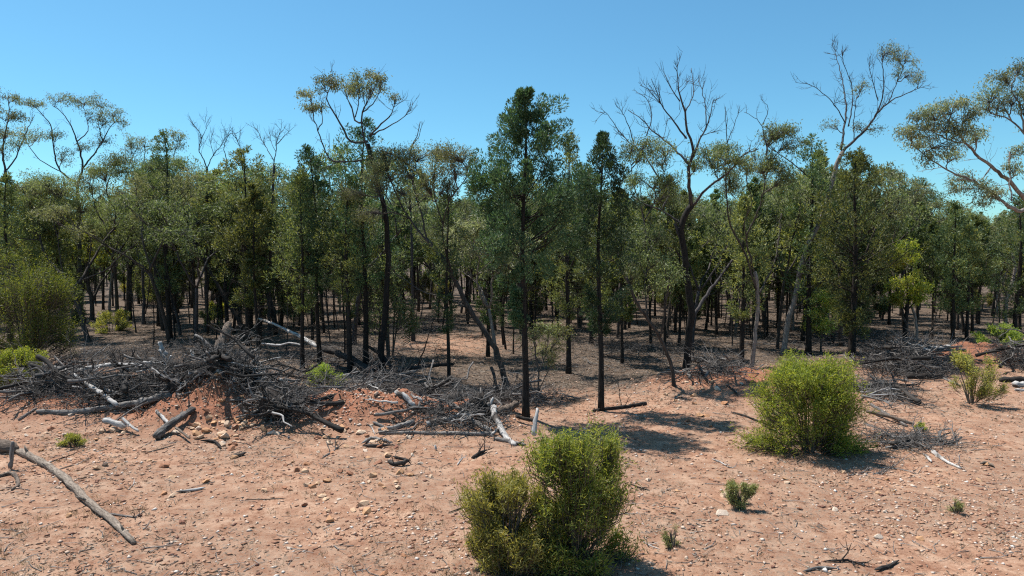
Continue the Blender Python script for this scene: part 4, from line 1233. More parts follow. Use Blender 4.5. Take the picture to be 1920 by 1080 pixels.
# far wood behind them all: one mass nobody could count
fw = MB(); ft = MB()
nfar = 800
y = 80 + 260 * rng.random(nfar) ** 1.3
px = -700 + 3300 * rng.random(nfar)
x = (px - 960) / FPX * y
h = np.array([min(7 + 4 * rng.random(), max(6.0, CAM_H + (HORIZON - 405) / FPX * yy * (0.85 + 0.35 * rng.random()))) for yy in y])
z0 = gh(x, y)
for i in range(nfar):
    n = 100
    if rng.random() < 0.55:
        t = rng.random(n) ** 0.8; rad = 1.3 * (1 - t) ** 0.8 * np.sqrt(rng.random(n)) + 0.1; zz = h[i] * (0.08 + 0.92 * t)
    else:
        t = rng.random(n); rad = 2.2 * np.sqrt(rng.random(n)); zz = h[i] * (0.3 + 0.7 * t) - 0.3 * rad
    a = rng.random(n) * 6.283
    C = np.stack([x[i] + rad * np.cos(a), y[i] + rad * np.sin(a), z0[i] + zz], -1)
    add_leaves(fw, C, rng.normal(size=(n, 3)) + np.array([0, 0, 0.4]), 0.7 + 0.3 * rng.random(n), 0.32)
B = np.stack([x, y, z0 - 0.1], -1); T = B + np.stack([rng.normal(0, 0.3, nfar), rng.normal(0, 0.3, nfar), h * 0.9], -1)
add_twigs(ft, B, (B + T) / 2, T, 0.13, 0.03, 4)
fo = newobj('far_woodland', fw.mesh('far_woodland', M['pine_olive']))
tag(fo, 'far olive woodland closing the view behind all the trees', 'woodland', kind='stuff')
ts = newobj('trunk', ft.mesh('trunk', M['bark_gum']), fo); ts['kind'] = 'stuff'
reseed(88)
# ------------------------------------------------------------------ fallen timber traced from the photo
def zA(*p): return [(x / 4.5, 620 + y / 4.5) for x, y in p]
def zB(*p): return [(260 + x / 4.5, 620 + y / 4.5) for x, y in p]
def zC(*p): return [(500 + x / 4.5, 620 + y / 4.5) for x, y in p]
def zD(*p): return [(680 + x / 5.4, 680 + y / 5.4) for x, y in p]
def zE(*p): return [(1580 + x / 4.5, 620 + y / 4.5) for x, y in p]


def log(label, px, r0, r1, mat, Y=None, name='fallen_branch', cat='fallen branch', twigs=0, tl=0.5, group=None, stubs=0, k=8, parts=True):
    """one piece of fallen timber; Y = (distance at first point, at last point), None = lying on the ground where the pixels show it"""
    px = np.array(px, float)
    seg = np.concatenate([[0], np.cumsum(np.linalg.norm(np.diff(px, axis=0), axis=1))]); f = seg / seg[-1]
    R = r0 + (r1 - r0) * f
    if Y is None:
        P = np.array([at(u, v, r * 0.8) for (u, v), r in zip(px, R)])
    else:
        P = np.array([atY(u, v, Y[0] + (Y[1] - Y[0]) * q) for (u, v), q in zip(px, f)])
        g = gh(P[:, 0], P[:, 1]) + R * 0.7
        P[:, 2] = np.maximum(P[:, 2], g)
    Lm = np.linalg.norm(np.diff(P, axis=0), axis=1).sum()
    Q = spline(np.column_stack([P, R]), max(0.09, Lm / 26))
    n = len(Q)
    if n > 2:
        Q[1:-1, :3] += rng.normal(0, 0.10, (n - 2, 3)) * Q[1:-1, 3:4]
        Q[1:-1, 3] *= 1 + rng.normal(0, 0.07, n - 2)
    if Lm < 1.3 and r0 < 0.13 and Y is None:            # short broken pieces: thinner, tapering ends
        q = np.linspace(0, 1, n)
        Q[:, 3] *= 0.72 * (0.35 + 0.65 * np.clip(np.minimum(q, 1 - q) * 5, 0, 1))
    Q[0, 3] *= 0.8; Q[-1, 3] *= 0.7
    b = Q[n // 2, :3].copy(); b[2] = float(gh(b[0], b[1]))
    rq = Vector(tuple(Q[-1, :3] - Q[0, :3])).to_track_quat('Z', 'Y')      # the object's z runs along the timber
    Ri = np.array(rq.to_matrix())
    def local(mb_):
        mb_.V = [(v - b) @ Ri for v in mb_.V]
        return mb_
    mb = MB(); add_tube(mb, Q[:, :3], Q[:, 3], k, rough=0.42)
    o = newobj(name, local(mb).mesh(name, M[mat], True), None, tuple(b), rq.to_euler())
    tag(o, label, cat, group)
    if twigs:
        tm = MB(); side_twigs(tm, Q[:, :3], Q[:, 3], twigs, tl, 2, start=0.2, upb=0.25, r=min(0.014, r1 * 0.8 + 0.004))
        newobj('twig', local(tm).mesh('twig', M[mat], True), o)['kind'] = 'stuff'
    for _ in range(stubs):
        j = int(rng.integers(1, n - 1)); d = unit(rng.normal(size=3) + np.array([0, 0, 0.5])); L = Q[j, 3] * (2.5 + 3 * rng.random())
        sm = MB(); add_tube(sm, np.array([Q[j, :3], Q[j, :3] + d * L * 0.6, Q[j, :3] + d * L]), np.array([Q[j, 3] * 0.5, Q[j, 3] * 0.36, Q[j, 3] * 0.2]), 6)
        newobj('stub', local(sm).mesh('stub', M[mat], True), o)
    return o



def part_of(child, whole, name):
    """the second stretch of one piece of timber: a part of it, not a thing of its own"""
    child.parent = whole; child.matrix_parent_inverse = whole.matrix_basis.inverted(); child.name = name
    for k_ in ('category', 'group'):
        if k_ in child:
            del child[k_]


L = log
# the long log on the open ground, bottom left
L('long tan bark log lying diagonally on the open soil at lower left', [(36, 846), (70, 862), (105, 884), (140, 914), (172, 946), (214, 980), (252, 1017)], 0.088, 0.052, 'log_tan', name='fallen_log', cat='fallen log', stubs=3, k=10)
L('short upright grey stub beside the butt of the long diagonal log', [(19, 878), (22, 852), (24, 828)], 0.05, 0.04, 'dead_grey', Y=(15.6, 15.6))
L('bent stick with an elbow at the left edge below the long log', [(-6, 893), (24, 888), (34, 908), (22, 918)], 0.05, 0.03, 'dead_brown')
L('dark butt of a fallen trunk at the left edge', [(-40, 836), (0, 836), (30, 842)], 0.17, 0.15, 'dead_brown', name='fallen_log', cat='fallen log', Y=(17.0, 16.8), k=10)
L('thin dark stick behind the long diagonal log', [(90, 868), (118, 858), (142, 850)], 0.025, 0.015, 'dead_dark')
L('thin grey stick halfway along the long diagonal log', [(110, 880), (140, 872)], 0.02, 0.015, 'dead_grey')
L('grey forked twig beside the lower end of the long log', [(196, 962), (226, 966), (258, 970)], 0.03, 0.02, 'dead_grey', twigs=4, tl=0.3)
L('pale cut stick on the open soil right of the long log', [(330, 922), (358, 919), (385, 914)], 0.04, 0.045, 'dead_pale')
L('dark curved root on the soil below the left mound', [(376, 826), (392, 826), (406, 830), (415, 841)], 0.06, 0.05, 'dead_dark')
L('broken bark slab below the left mound', [(430, 858), (446, 853), (462, 848)], 0.05, 0.07, 'dead_brown')
L('thin twig lying below the split grey log', [(268, 849), (296, 843), (330, 833)], 0.022, 0.015, 'dead_brown')
L('small pale stick standing off the soil near the long log', [(240, 918), (250, 908), (252, 898)], 0.018, 0.012, 'dead_pale')
# left pile
L('long bleached limb along the top of the left brush pile', zA((390, 345), (540, 356), (740, 320), (960, 285), (1090, 290), (1330, 265)), 0.06, 0.085, 'dead_pale', Y=(24.5, 22.6), stubs=2)
L('bleached slab tucked under the long bleached limb', zA((1040, 315), (1180, 325)), 0.12, 0.10, 'dead_pale', Y=(22.6, 22.4))
L('long dark trunk at the back of the left pile', zA((-60, 530), (300, 470), (640, 425), (900, 385), (1020, 372)), 0.13, 0.11, 'dead_dark', name='fallen_log', cat='fallen log', Y=(23.4, 22.4), twigs=10, tl=0.8)
L('pale pole slanting down the left pile', zA((630, 368), (720, 440), (860, 530), (990, 630)), 0.05, 0.07, 'dead_pale', Y=(21.2, 19.9), stubs=1)
L('grey trunk along the foot of the left pile', zA((310, 725), (640, 690), (960, 640), (1200, 600), (1440, 545)), 0.07, 0.11, 'dead_grey', name='fallen_log', cat='fallen log', Y=(20.0, 20.2), twigs=8)
L('curved grey limb at the left end of the left pile', zA((110, 590), (330, 565), (480, 510), (600, 455)), 0.04, 0.06, 'dead_grey', Y=(22.0, 22.0), twigs=4)
L('short pale limb below the curved grey limb', zA((350, 602), (420, 580), (490, 553)), 0.04, 0.05, 'dead_pale', Y=(21.6, 21.6))
L('thin forked pole leaning on the foot of the left pile', zA((918, 812), (1080, 690), (1250, 598)), 0.028, 0.022, 'dead_grey', Y=(18.9, 19.9), twigs=3)
L('white broken chunk of wood at the foot of the left pile', zA((880, 752), (990, 785), (1060, 805)), 0.09, 0.08, 'dead_pale', Y=(18.9, 18.7), name='fallen_log', cat='fallen log')
L('white crooked stick propped on the white broken chunk', zA((1030, 735), (1100, 800), (1170, 850)), 0.045, 0.03, 'dead_pale', Y=(18.8, 18.4), twigs=3, tl=0.3)
L('grey stick pointing down the slope at the left', zA((160, 770), (240, 735), (310, 695)), 0.04, 0.03, 'dead_grey', Y=(19.6, 20.2))
L('split grey log resting on the red face of the left mound', zB((150, 900), (270, 790), (470, 668)), 0.12, 0.09, 'dead_grey', name='fallen_log', cat='fallen log', Y=(18.0, 19.3), k=10)
L('pale thin pole crossing the split grey log', zB((150, 688), (210, 740), (262, 795)), 0.05, 0.04, 'dead_pale', Y=(19.4, 18.7))
L('short root stick below the split grey log', zB((310, 815), (370, 860), (430, 910)), 0.035, 0.025, 'dead_brown', Y=(18.4, 17.8))
L('white broken snag standing on top of the left pile', zB((178, 92), (190, 130), (200, 165), (240, 210)), 0.07, 0.09, 'dead_pale', Y=(22.6, 22.6))
L('second white snag curving below the first on the left pile', zB((172, 160), (200, 205), (240, 245)), 0.045, 0.04, 'dead_pale', Y=(22.3, 22.3))
L('white stub in the middle of the left pile crest', zB((440, 160), (462, 205), (492, 242)), 0.05, 0.06, 'dead_pale', Y=(22.6, 22.5))
L('thin white upright twig on the left pile crest', zB((604, 145), (618, 180), (634, 208)), 0.035, 0.025, 'dead_pale', Y=(23, 23))
L('brown trunk lying in the crest of the left pile', zB((420, 292), (540, 292), (650, 300)), 0.14, 0.15, 'dead_brown', name='fallen_log', cat='fallen log', Y=(21.6, 21.2), k=10)
L('pale broken butt on top of the dark root ball', zB((610, 372), (660, 352), (705, 372)), 0.12, 0.10, 'dead_pale', Y=(20.7, 20.5), name='fallen_log', cat='fallen log')
L('leaning broken grey-brown stump behind the left pile', zB((650, 215), (690, 130), (740, 10), (760, -60)), 0.22, 0.16, 'dead_brown', Y=(25.0, 26.0), name='tree_stump', cat='tree stump', k=10)
L('straight dark pole running right from the left pile', zC((40, 455), (180, 475), (330, 500), (490, 522)), 0.12, 0.10, 'dead_brown', Y=(22.4, 21.6), name='fallen_log', cat='fallen log', k=10)
L('grey limb lying in the right part of the left pile', zB((980, 320), (1040, 312), (1105, 308)), 0.07, 0.06, 'dead_pale', Y=(23, 23))
L('pale knotted stump in the right part of the left pile', zB((870, 275), (895, 250), (915, 222)), 0.11, 0.07, 'dead_pale', Y=(23, 23))
L('dark slanting pole behind the pale knotted stump', zB((880, 240), (940, 195), (1010, 150)), 0.06, 0.05, 'dead_grey', Y=(23.5, 24.5))
L('short white peg right of the upturned roots', zB((1330, 640), (1320, 690), (1308, 742)), 0.05, 0.04, 'dead_pale', Y=(20.3, 20.3))
L('thin pale rail above the short white peg', zC((228, 634), (320, 625), (412, 612)), 0.03, 0.025, 'dead_pale', Y=(20.6, 20.8))
L('fan of splintered grey wood at the pile end', zC((250, 765), (320, 790), (400, 830)), 0.07, 0.04, 'dead_pale', Y=(20, 19.6), twigs=9, tl=0.6)
L('bleached limb lying along the right crest of the left pile', zC((380, 562), (470, 580), (590, 585)), 0.06, 0.05, 'dead_pale', Y=(21.4, 21.2))
L('dead stub in the soil at the right end of the left pile', zC((640, 600), (640, 640), (645, 690)), 0.07, 0.09, 'dead_dark', Y=(20.9, 20.9), name='tree_stump', cat='tree stump')
# fallen tree between the pine stems
thin_end = L('long fallen tree lying between the black pine stems, bleached thin end', [(480, 596), (510, 606), (538, 619), (567, 633), (596, 650)], 0.05, 0.10, 'dead_pale', Y=(37, 31.5), name='fallen_tree', cat='fallen tree')
butt = L('dark thick butt of the fallen tree', [(600, 652), (633, 662), (669, 680), (693, 698), (716, 706)], 0.13, 0.19, 'dead_dark', Y=(31.4, 27.5), name='fallen_tree', cat='fallen tree', stubs=2, k=10)
part_of(butt, thin_end, 'butt')
L('pale thin pole in the grass left of the fallen tree', zC((-40, 110), (100, 122), (200, 105), (320, 127)), 0.05, 0.04, 'dead_pale', Y=(33, 32))
L('sinuous grey limb sweeping right behind the middle brush', zC((590, 440), (800, 430), (930, 440), (1060, 400), (1180, 355), (1260, 340)), 0.045, 0.065, 'dead_grey', Y=(25, 25), twigs=6, tl=0.8)
L('straight pale twig above the sinuous grey limb', zC((570, 397), (680, 368), (785, 343)), 0.03, 0.025, 'dead_pale', Y=(26, 26.3))
L('dark fallen stem behind the middle brush', zC((960, 372), (1120, 340), (1260, 312), (1440, 290), (1580, 282)), 0.11, 0.06, 'dead_dark', Y=(27, 27.5), name='fallen_log', cat='fallen log', twigs=10, tl=0.9)
L('dark slanting dead stem right of the tall gum base', zC((860, 130), (930, 180), (1000, 240), (1055, 320)), 0.06, 0.08, 'dead_dark', Y=(31, 28.5))
# middle pile
L('long grey pole slanting across the middle pile', zD((-60, 285), (130, 345), (270, 332), (450, 375), (620, 430), (830, 490), (960, 580), (1130, 680), (1300, 760)), 0.035, 0.075, 'dead_grey', Y=(23.5, 18.8), twigs=5)
L('thick white log end at the left of the middle pile', zD((335, 505), (430, 540), (525, 592)), 0.085, 0.08, 'dead_pale', Y=(20.2, 19.9), name='fallen_log', cat='fallen log')
L('dark limb continuing from the thick white log end', zD((530, 595), (660, 605), (790, 600)), 0.07, 0.05, 'dead_dark', Y=(19.9, 19.9))
L('spotted white stick upright in the middle pile', zD((488, 408), (520, 460), (560, 515), (602, 585)), 0.045, 0.05, 'dead_pale', Y=(20.6, 20.2))
L('upright dark stump post in the middle pile', zD((832, 735), (812, 640), (795, 540), (788, 425)), 0.11, 0.085, 'dead_brown', Y=(19.5, 19.6), name='tree_stump', cat='tree stump', k=10)
L('broad grey plank of wood at the left foot of the middle pile', zD((158, 722), (300, 700), (525, 648)), 0.05, 0.09, 'dead_grey', Y=(18.9, 19.3))
L('long grey limb along the foot of the middle pile', zD((165, 730), (400, 722), (520, 716), (680, 740), (880, 790), (1050, 800), (1335, 768)), 0.05, 0.06, 'dead_grey', Y=(18.7, 18.6), twigs=6)
L('white-topped log across the middle pile', zD((650, 652), (840, 620), (960, 590), (1085, 556)), 0.09, 0.07, 'dead_pale', Y=(19.2, 19.7), name='fallen_log', cat='fallen log')
L('black log with an open end behind the middle pile', zD((835, 462), (910, 420), (1000, 395)), 0.13, 0.17, 'dead_dark', Y=(20.8, 20.6), name='fallen_log', cat='fallen log', k=10)
leaner = L('bleached white trunk leaning out of the middle pile toward the shrubs', zD((1318, 440), (1345, 560), (1400, 660), (1470, 790), (1545, 915)), 0.095, 0.06, 'dead_pale', Y=(19.5, 17.6), name='fallen_log', cat='fallen log', k=10)
fork = L('white forked tip of the trunk', zD((1270, 410), (1285, 440), (1320, 350)), 0.06, 0.03, 'dead_pale', Y=(19.5, 19.6))
part_of(fork, leaner, 'fork')
L('dark log with a pale cut end, right of the charred stump', zD((1365, 515), (1470, 465), (1565, 408)), 0.12, 0.10, 'dead_brown', Y=(20.0, 20.6), name='fallen_log', cat='fallen log', k=10)
L('pale post standing behind the foreground shrubs', zD((1735, 740), (1748, 620), (1768, 460)), 0.075, 0.045, 'dead_pale', Y=(18.3, 18.6), name='tree_stump', cat='tree stump')
L('dark pole running behind the tall central pine foot', zD((1550, 540), (1640, 565), (1735, 592)), 0.06, 0.05, 'dead_dark', Y=(19.8, 19.6))
L('grey limb pointing at the foreground shrubs', zD((1350, 785), (1480, 832), (1650, 885)), 0.06, 0.045, 'dead_grey', Y=(18.2, 17.6), twigs=3)
L('short pale stick crossing the bleached leaning trunk', zD((1300, 760), (1340, 700), (1370, 665)), 0.045, 0.04, 'dead_pale', Y=(18.5, 18.7))
L('curved pale branch end beside the foreground shrubs', zD((1540, 850), (1575, 815), (1630, 805)), 0.04, 0.03, 'dead_grey', Y=(17.7, 17.7))
L('grey bark slabs on the red soil left of the middle pile', zD((-10, 815), (80, 770), (170, 775), (305, 810)), 0.07, 0.06, 'dead_grey')
L('lower dark bark slab left of the middle pile', zD((0, 842), (140, 838), (300, 836)), 0.06, 0.05, 'dead_dark')
L('pale crooked twig on the red soil of the middle mound', zD((40, 615), (95, 660), (122, 725)), 0.03, 0.02, 'dead_pale')
L('grey stick pair above the crooked twig', zD((100, 600), (160, 625), (225, 660)), 0.06, 0.05, 'dead_grey')
L('broken black bark lump on the open soil below the middle pile', zD((250, 985), (300, 1015), (380, 1020), (470, 1000)), 0.05, 0.10, 'dead_dark', twigs=5, tl=0.3)
L('thin black splinter above the broken bark lump', zD((305, 948), (400, 968), (490, 992)), 0.06, 0.03, 'dead_dark')
L('upright white splinter at the foot of the middle pile', zD((738, 915), (742, 870), (735, 835)), 0.035, 0.03, 'dead_pale', Y=(17.2, 17.2))
L('dark branch wedge below the middle pile', zD((1100, 965), (1180, 920), (1260, 880)), 0.06, 0.05, 'dead_dark', twigs=4, tl=0.4)
L('forked pale twig on open soil left of the shrubs', zD((955, 1035), (975, 1010), (1015, 960)), 0.025, 0.015, 'dead_pale', twigs=3, tl=0.2)
L('dark stick on the soil at the left of the foreground shrubs', [(840, 962), (858, 955), (876, 947)], 0.02, 0.014, 'dead_dark')
L('cluster of thin grey sticks below the middle mound', [(604, 858), (620, 848), (636, 838)], 0.03, 0.02, 'dead_grey', twigs=6, tl=0.5)
L('long thin twig on the open soil in the lower left', [(460, 936), (500, 936), (536, 934)], 0.018, 0.014, 'dead_brown')
# right of the central pine
L('dark log with twigs lying at the slim pointed pine', [(1112, 770), (1140, 766), (1175, 762), (1212, 756)], 0.05, 0.06, 'dead_dark', name='fallen_log', cat='fallen log', twigs=8, tl=0.6)
L('dark branch running into the yellow-green shrub from the left', [(1374, 774), (1398, 780), (1428, 792)], 0.035, 0.03, 'dead_dark')
L('pale splintered stick on the open soil at right', [(1334, 860), (1350, 866), (1366, 876)], 0.03, 0.02, 'dead_pale', twigs=3, tl=0.25)
L('curved dark root on the right mound', [(1362, 722), (1374, 730), (1384, 742)], 0.05, 0.04, 'dead_dark')
L('small dark twigs right of the foreground shrubs', [(1180, 906), (1200, 914), (1212, 918)], 0.02, 0.015, 'dead_dark', twigs=4, tl=0.25)
L('pale twig near the dry tussock', [(1206, 1016), (1222, 1024), (1238, 1030)], 0.018, 0.012, 'dead_pale', twigs=3, tl=0.2)
L('grey root end left of the yellow-green shrub', [(1398, 832), (1412, 826), (1432, 824)], 0.06, 0.05, 'dead_dark')
# right pile and the litter beside the yellow-green shrub
L('forked grey branch reaching right from the yellow-green shrub', zE((150, 545), (300, 580), (390, 612), (412, 652)), 0.04, 0.02, 'dead_grey', Y=(21.5, 21.0), twigs=4)
L('long grey pole slanting right of the yellow-green shrub', zE((240, 622), (380, 710), (545, 812)), 0.05, 0.04, 'dead_grey', Y=(21.2, 19.6))
L('brown pole lying behind the long slanting grey pole', zE((200, 680), (380, 720), (600, 790)), 0.055, 0.045, 'dead_brown', Y=(20.4, 19.7))
L('thin pale branch rising behind the forked grey branch', zE((225, 540), (300, 510), (390, 480)), 0.035, 0.02, 'dead_grey', Y=(22, 22.5))
L('straight pale twig over the forked grey branch', zE((230, 548), (330, 540), (445, 540)), 0.025, 0.02, 'dead_pale', Y=(21.8, 22))
L('brown log end-on left in the right pile', zE((200, 320), (380, 342), (600, 378)), 0.07, 0.06, 'dead_brown', Y=(30, 28.5), name='fallen_log', cat='fallen log')
L('large bleached log on top of the right pile', zE((415, 190), (560, 178), (660, 195), (760, 215), (905, 232)), 0.10, 0.12, 'dead_pale', Y=(32, 31), name='fallen_log', cat='fallen log', twigs=5)
L('white broken block in the right pile', zE((345, 258), (390, 248), (435, 244)), 0.11, 0.10, 'dead_pale', Y=(30.5, 30.5), name='fallen_log', cat='fallen log')
L('small white wedge next to the white broken block', zE((475, 270), (495, 252), (515, 236)), 0.09, 0.06, 'dead_pale', Y=(30.3, 30.3))
L('thick dark log in the right pile', zE((535, 432), (640, 400), (700, 382), (850, 382)), 0.12, 0.11, 'dead_dark', Y=(27.5, 27.3), name='fallen_log', cat='fallen log', k=10)
L('pale pole slanting down off the right pile', zE((830, 400), (900, 435), (985, 472)), 0.05, 0.045, 'dead_grey', Y=(27.4, 25.9))
L('grey pointed stick upright in the right pile', zE((700, 280), (718, 310), (742, 350)), 0.05, 0.04, 'dead_pale', Y=(29, 29))
L('white sunlit stick at the front of the right pile', zE((500, 420), (512, 450), (528, 482)), 0.06, 0.05, 'dead_pale', Y=(26.7, 26.6))
L('long dark log running out of the picture at the right edge', zE((1325, 432), (1430, 432), (1580, 428)), 0.10, 0.12, 'dead_dark', Y=(26.6, 26.6), name='fallen_log', cat='fallen log')
L('white block of wood at the right edge below the dark log', zE((1435, 492), (1490, 470), (1540, 480)), 0.12, 0.12, 'dead_pale', Y=(25.8, 25.8), name='fallen_log', cat='fallen log')
L('pale stick below the white block at the right edge', zE((1455, 520), (1500, 535), (1540, 550)), 0.06, 0.05, 'dead_pale', Y=(25, 25))
L('dark branch on the mound at far right', zE((1235, 205), (1290, 195), (1360, 180)), 0.07, 0.06, 'dead_dark', Y=(30.6, 30.8), twigs=6)
L('dark dead stem leaning behind the bleached log of the right pile', zE((640, 190), (680, 110), (715, 70)), 0.09, 0.06, 'dead_dark', Y=(33, 33.3))
L('pale bent branch flat on the soil right of the yellow-green shrub', [(1748, 846), (1772, 864), (1802, 878)], 0.05, 0.03, 'dead_pale', twigs=4, tl=0.3)
L('short pale stub beside the pale bent branch', [(1730, 850), (1738, 856), (1746, 866)], 0.05, 0.04, 'dead_pale')
L('long grey branch lying flat beside the yellow-green shrub', [(1660, 838), (1705, 838), (1777, 832), (1803, 819)], 0.04, 0.02, 'dead_grey', twigs=6, tl=0.5)
L('grey twigs spread on the soil below the yellow-green shrub', [(1586, 893), (1620, 886), (1654, 889)], 0.025, 0.015, 'dead_grey', twigs=9, tl=0.5)
L('thin grey branch on the soil right of the grey twigs', [(1648, 876), (1690, 880), (1722, 888)], 0.02, 0.012, 'dead_grey', twigs=4, tl=0.4)
L('pale stick at the bottom edge, left of the pair', [(1505, 1071), (1535, 1064), (1570, 1066)], 0.03, 0.03, 'dead_grey', twigs=2, tl=0.2)
L('dark forked branch at the bottom edge', [(1546, 1052), (1590, 1051), (1604, 1054), (1622, 1062)], 0.03, 0.025, 'dead_dark', twigs=5, tl=0.3)
L('short dark stick at the bottom right edge', [(1640, 1068), (1664, 1062), (1686, 1050)], 0.045, 0.03, 'dead_dark')
L('small dark burnt stick on the gravel at right', [(1838, 869), (1850, 868), (1864, 874)], 0.06, 0.05, 'dead_brown')


def root_ball(label, u, v, Y, R, mat, nroots, seedface=-1.0, squash=0.8):
    """lump of soil and wood with roots fanning out of it"""
    c = atY(u, v, Y); c[2] = max(c[2], float(gh(c[0], c[1])) + R * 0.5)
    b = np.array([c[0], c[1], float(gh(c[0], c[1]))])
    bm = bmesh.new(); bmesh.ops.create_icosphere(bm, subdivisions=3, radius=1)
    V = np.array([w.co[:] for w in bm.verts]); F = [[w.index for w in f.verts] for f in bm.faces]; bm.free()
    n = vnoise(V[:, 0] * 2.2 + 5, V[:, 1] * 2.2 + V[:, 2] * 1.7, 3) * 0.55 + vnoise(V[:, 0] * 6, V[:, 2] * 6 + V[:, 1] * 4, 8) * 0.35
    V = V * (0.62 + n)[:, None] * np.array([R, R * 0.75, R * squash]) + c
    mb = MB(); mb.add(V, None, np.array(F))
    o = newobj('root_ball', mb.mesh('root_ball', M[mat], False, b), None, tuple(b)); tag(o, label, 'root ball')
    for i in range(nroots):
        a = i / nroots * 6.283 + rng.normal(0, 0.2)
        d = unit(np.array([math.cos(a), seedface * (0.3 + 0.5 * rng.random()), math.sin(a) * 0.8])); Lr = R * (1.3 + 1.2 * rng.random())
        p0 = c + d * R * 0.4; p1 = c + d * Lr * 0.7 + rng.normal(0, 0.06, 3); p2 = c + d * Lr + rng.normal(0, 0.12, 3) + np.array([0, 0, -0.12])
        for p in (p1, p2):
            p[2] = max(p[2], float(gh(p[0], p[1])) + 0.02)
        Q = spline(np.array([p0, p1, p2]), 0.1); rm = MB()
        add_tube(rm, Q, np.linspace(0.055, 0.014, len(Q)), 5)
        side_twigs(rm, Q, None, 2, 0.3, 1, r=0.009)
        newobj('root', rm.mesh('root', M['dead_grey' if rng.random() < 0.6 else 'dead_dark'], True, b), o)


root_ball('dark upturned root ball at the heart of the left pile', 405, 716, 20.7, 0.36, 'dead_dark', 18)
root_ball('upturned plate of pale hanging roots at the right end of the left pile', 508, 768, 19.6, 0.42, 'dead_dark', 20, squash=1.2)
root_ball('charred black stump lump in the middle pile', 902, 776, 19.9, 0.34, 'dead_dark', 5, squash=1.2)
root_ball('dirt-caked root mass at the left of the root plate', 330, 742, 20.4, 0.28, 'dead_dark', 14)

# ------------------------------------------------------------------ smaller dead branches heaped in the piles: kinds, then copies
def branch_kind(Lb, r, nt, mat, low=False):
    k = 7
    x = np.linspace(-0.5, 0.5, k) * Lb
    P = np.stack([x, np.cumsum(rng.normal(0, 0.05 * Lb, k)), 0.05 + np.abs(np.cumsum(rng.normal(0, 0.02 * Lb, k)))], 1)
    P[:, 1] -= P[:, 1].mean()
    Q = spline(P, 0.4 if low else 0.12); R = np.linspace(r, r * 0.35, len(Q))
    a = MB(); add_tube(a, Q, R, 4 if low else 6, rough=0.2)
    t = MB(); side_twigs(t, Q, R, nt, Lb * 0.36, 2 if low else 3, start=0.15, angle=0.8, upb=0.12, r=r * 0.42)
    return a.mesh('fallen_branch', M[mat], True), t.mesh('twig', M[mat], True)


BK = [branch_kind(2.2, 0.030, 9, 'stick_grey'), branch_kind(1.6, 0.024, 8, 'stick_grey'), branch_kind(2.8, 0.040, 10, 'stick_dark'), branch_kind(1.3, 0.028, 6, 'stick_pale'), branch_kind(2.0, 0.034, 9, 'stick_dark'), branch_kind(1.1, 0.02, 7, 'stick_grey'),
      branch_kind(1.7, 0.055, 1, 'stick_grey'), branch_kind(1.3, 0.045, 1, 'stick_pale'), branch_kind(2.3, 0.075, 2, 'stick_dark'), branch_kind(2.6, 0.04, 3, 'stick_grey')]
LOOKB = ['grey twiggy branch', 'small grey branch', 'long dark branch', 'bleached short branch', 'dark twiggy branch', 'tiny grey branch', 'bare grey stick', 'bare bleached stick', 'thick dark limb', 'long grey pole']
# centre pixel, half size in pixels, distance, half depth, number, name of the place
PILES = [(420, 680, 130, 42, 21.9, 1.1, 90, 'the left brush pile'), (270, 708, 110, 34, 21.6, 1.4, 60, 'the left half of the left pile'), (120, 728, 90, 26, 22.2, 1.5, 46, 'the tail of the left pile'),
         (530, 762, 62, 36, 20.0, 0.9, 36, 'the upturned pale roots'), (740, 730, 110, 24, 23.6, 1.6, 50, 'the low brush behind the middle pile'), (850, 795, 105, 28, 19.5, 1.0, 24, 'the middle pile'),
         (960, 735, 80, 22, 23.5, 1.5, 26, 'the foot of the leaning feathery gum'), (1700, 700, 90, 26, 29.3, 1.9, 80, 'the right brush pile'), (1905, 672, 34, 22, 29.5, 1.3, 24, 'the heap at the right edge'),
         (1650, 745, 40, 40, 24.5, 2.0, 30, 'the shade right of the yellow-green shrub'), (1690, 845, 70, 18, 18.0, 0.9, 12, 'the open soil by the yellow-green shrub'), (220, 650, 140, 22, 32.0, 4.0, 50, 'the ground under the forked gum'),
         (640, 650, 120, 22, 33.0, 4.0, 40, 'the ground among the pine stems'), (780, 590, 90, 18, 46.0, 4.0, 36, 'the far end of the sunlit opening'),
         (1220, 640, 200, 20, 36.0, 6.0, 50, 'the shaded ground right of the central pine'), (1600, 620, 220, 20, 40.0, 6.0, 60, 'the shaded ground under the right-hand trees'),
         (1335, 722, 60, 20, 25.8, 1.0, 20, 'the red mound right of centre'),
         (435, 715, 70, 26, 20.9, 0.6, 26, 'the crest of the left mound'), (640, 745, 60, 22, 21.8, 0.9, 22, 'the gap between the left and middle piles')]
LOWK = [branch_kind(lb, r, nt, 'stick_grey', True) for lb, r, nt in ((2.2, 0.03, 7), (1.6, 0.026, 7), (2.8, 0.042, 8), (1.3, 0.03, 5), (2.0, 0.034, 7), (1.1, 0.022, 6), (1.7, 0.05, 2), (1.3, 0.04, 2), (2.3, 0.07, 3), (2.6, 0.04, 3))]
PH = {'the left brush pile': 1.15, 'the left half of the left pile': 1.0, 'the tail of the left pile': 0.8, 'the upturned pale roots': 0.7, 'the low brush behind the middle pile': 0.6, 'the middle pile': 0.6, 'the right brush pile': 0.9, 'the heap at the right edge': 0.9, 'the foot of the leaning feathery gum': 0.5, 'the crest of the left mound': 0.6, 'the gap between the left and middle piles': 0.4}
cand = []
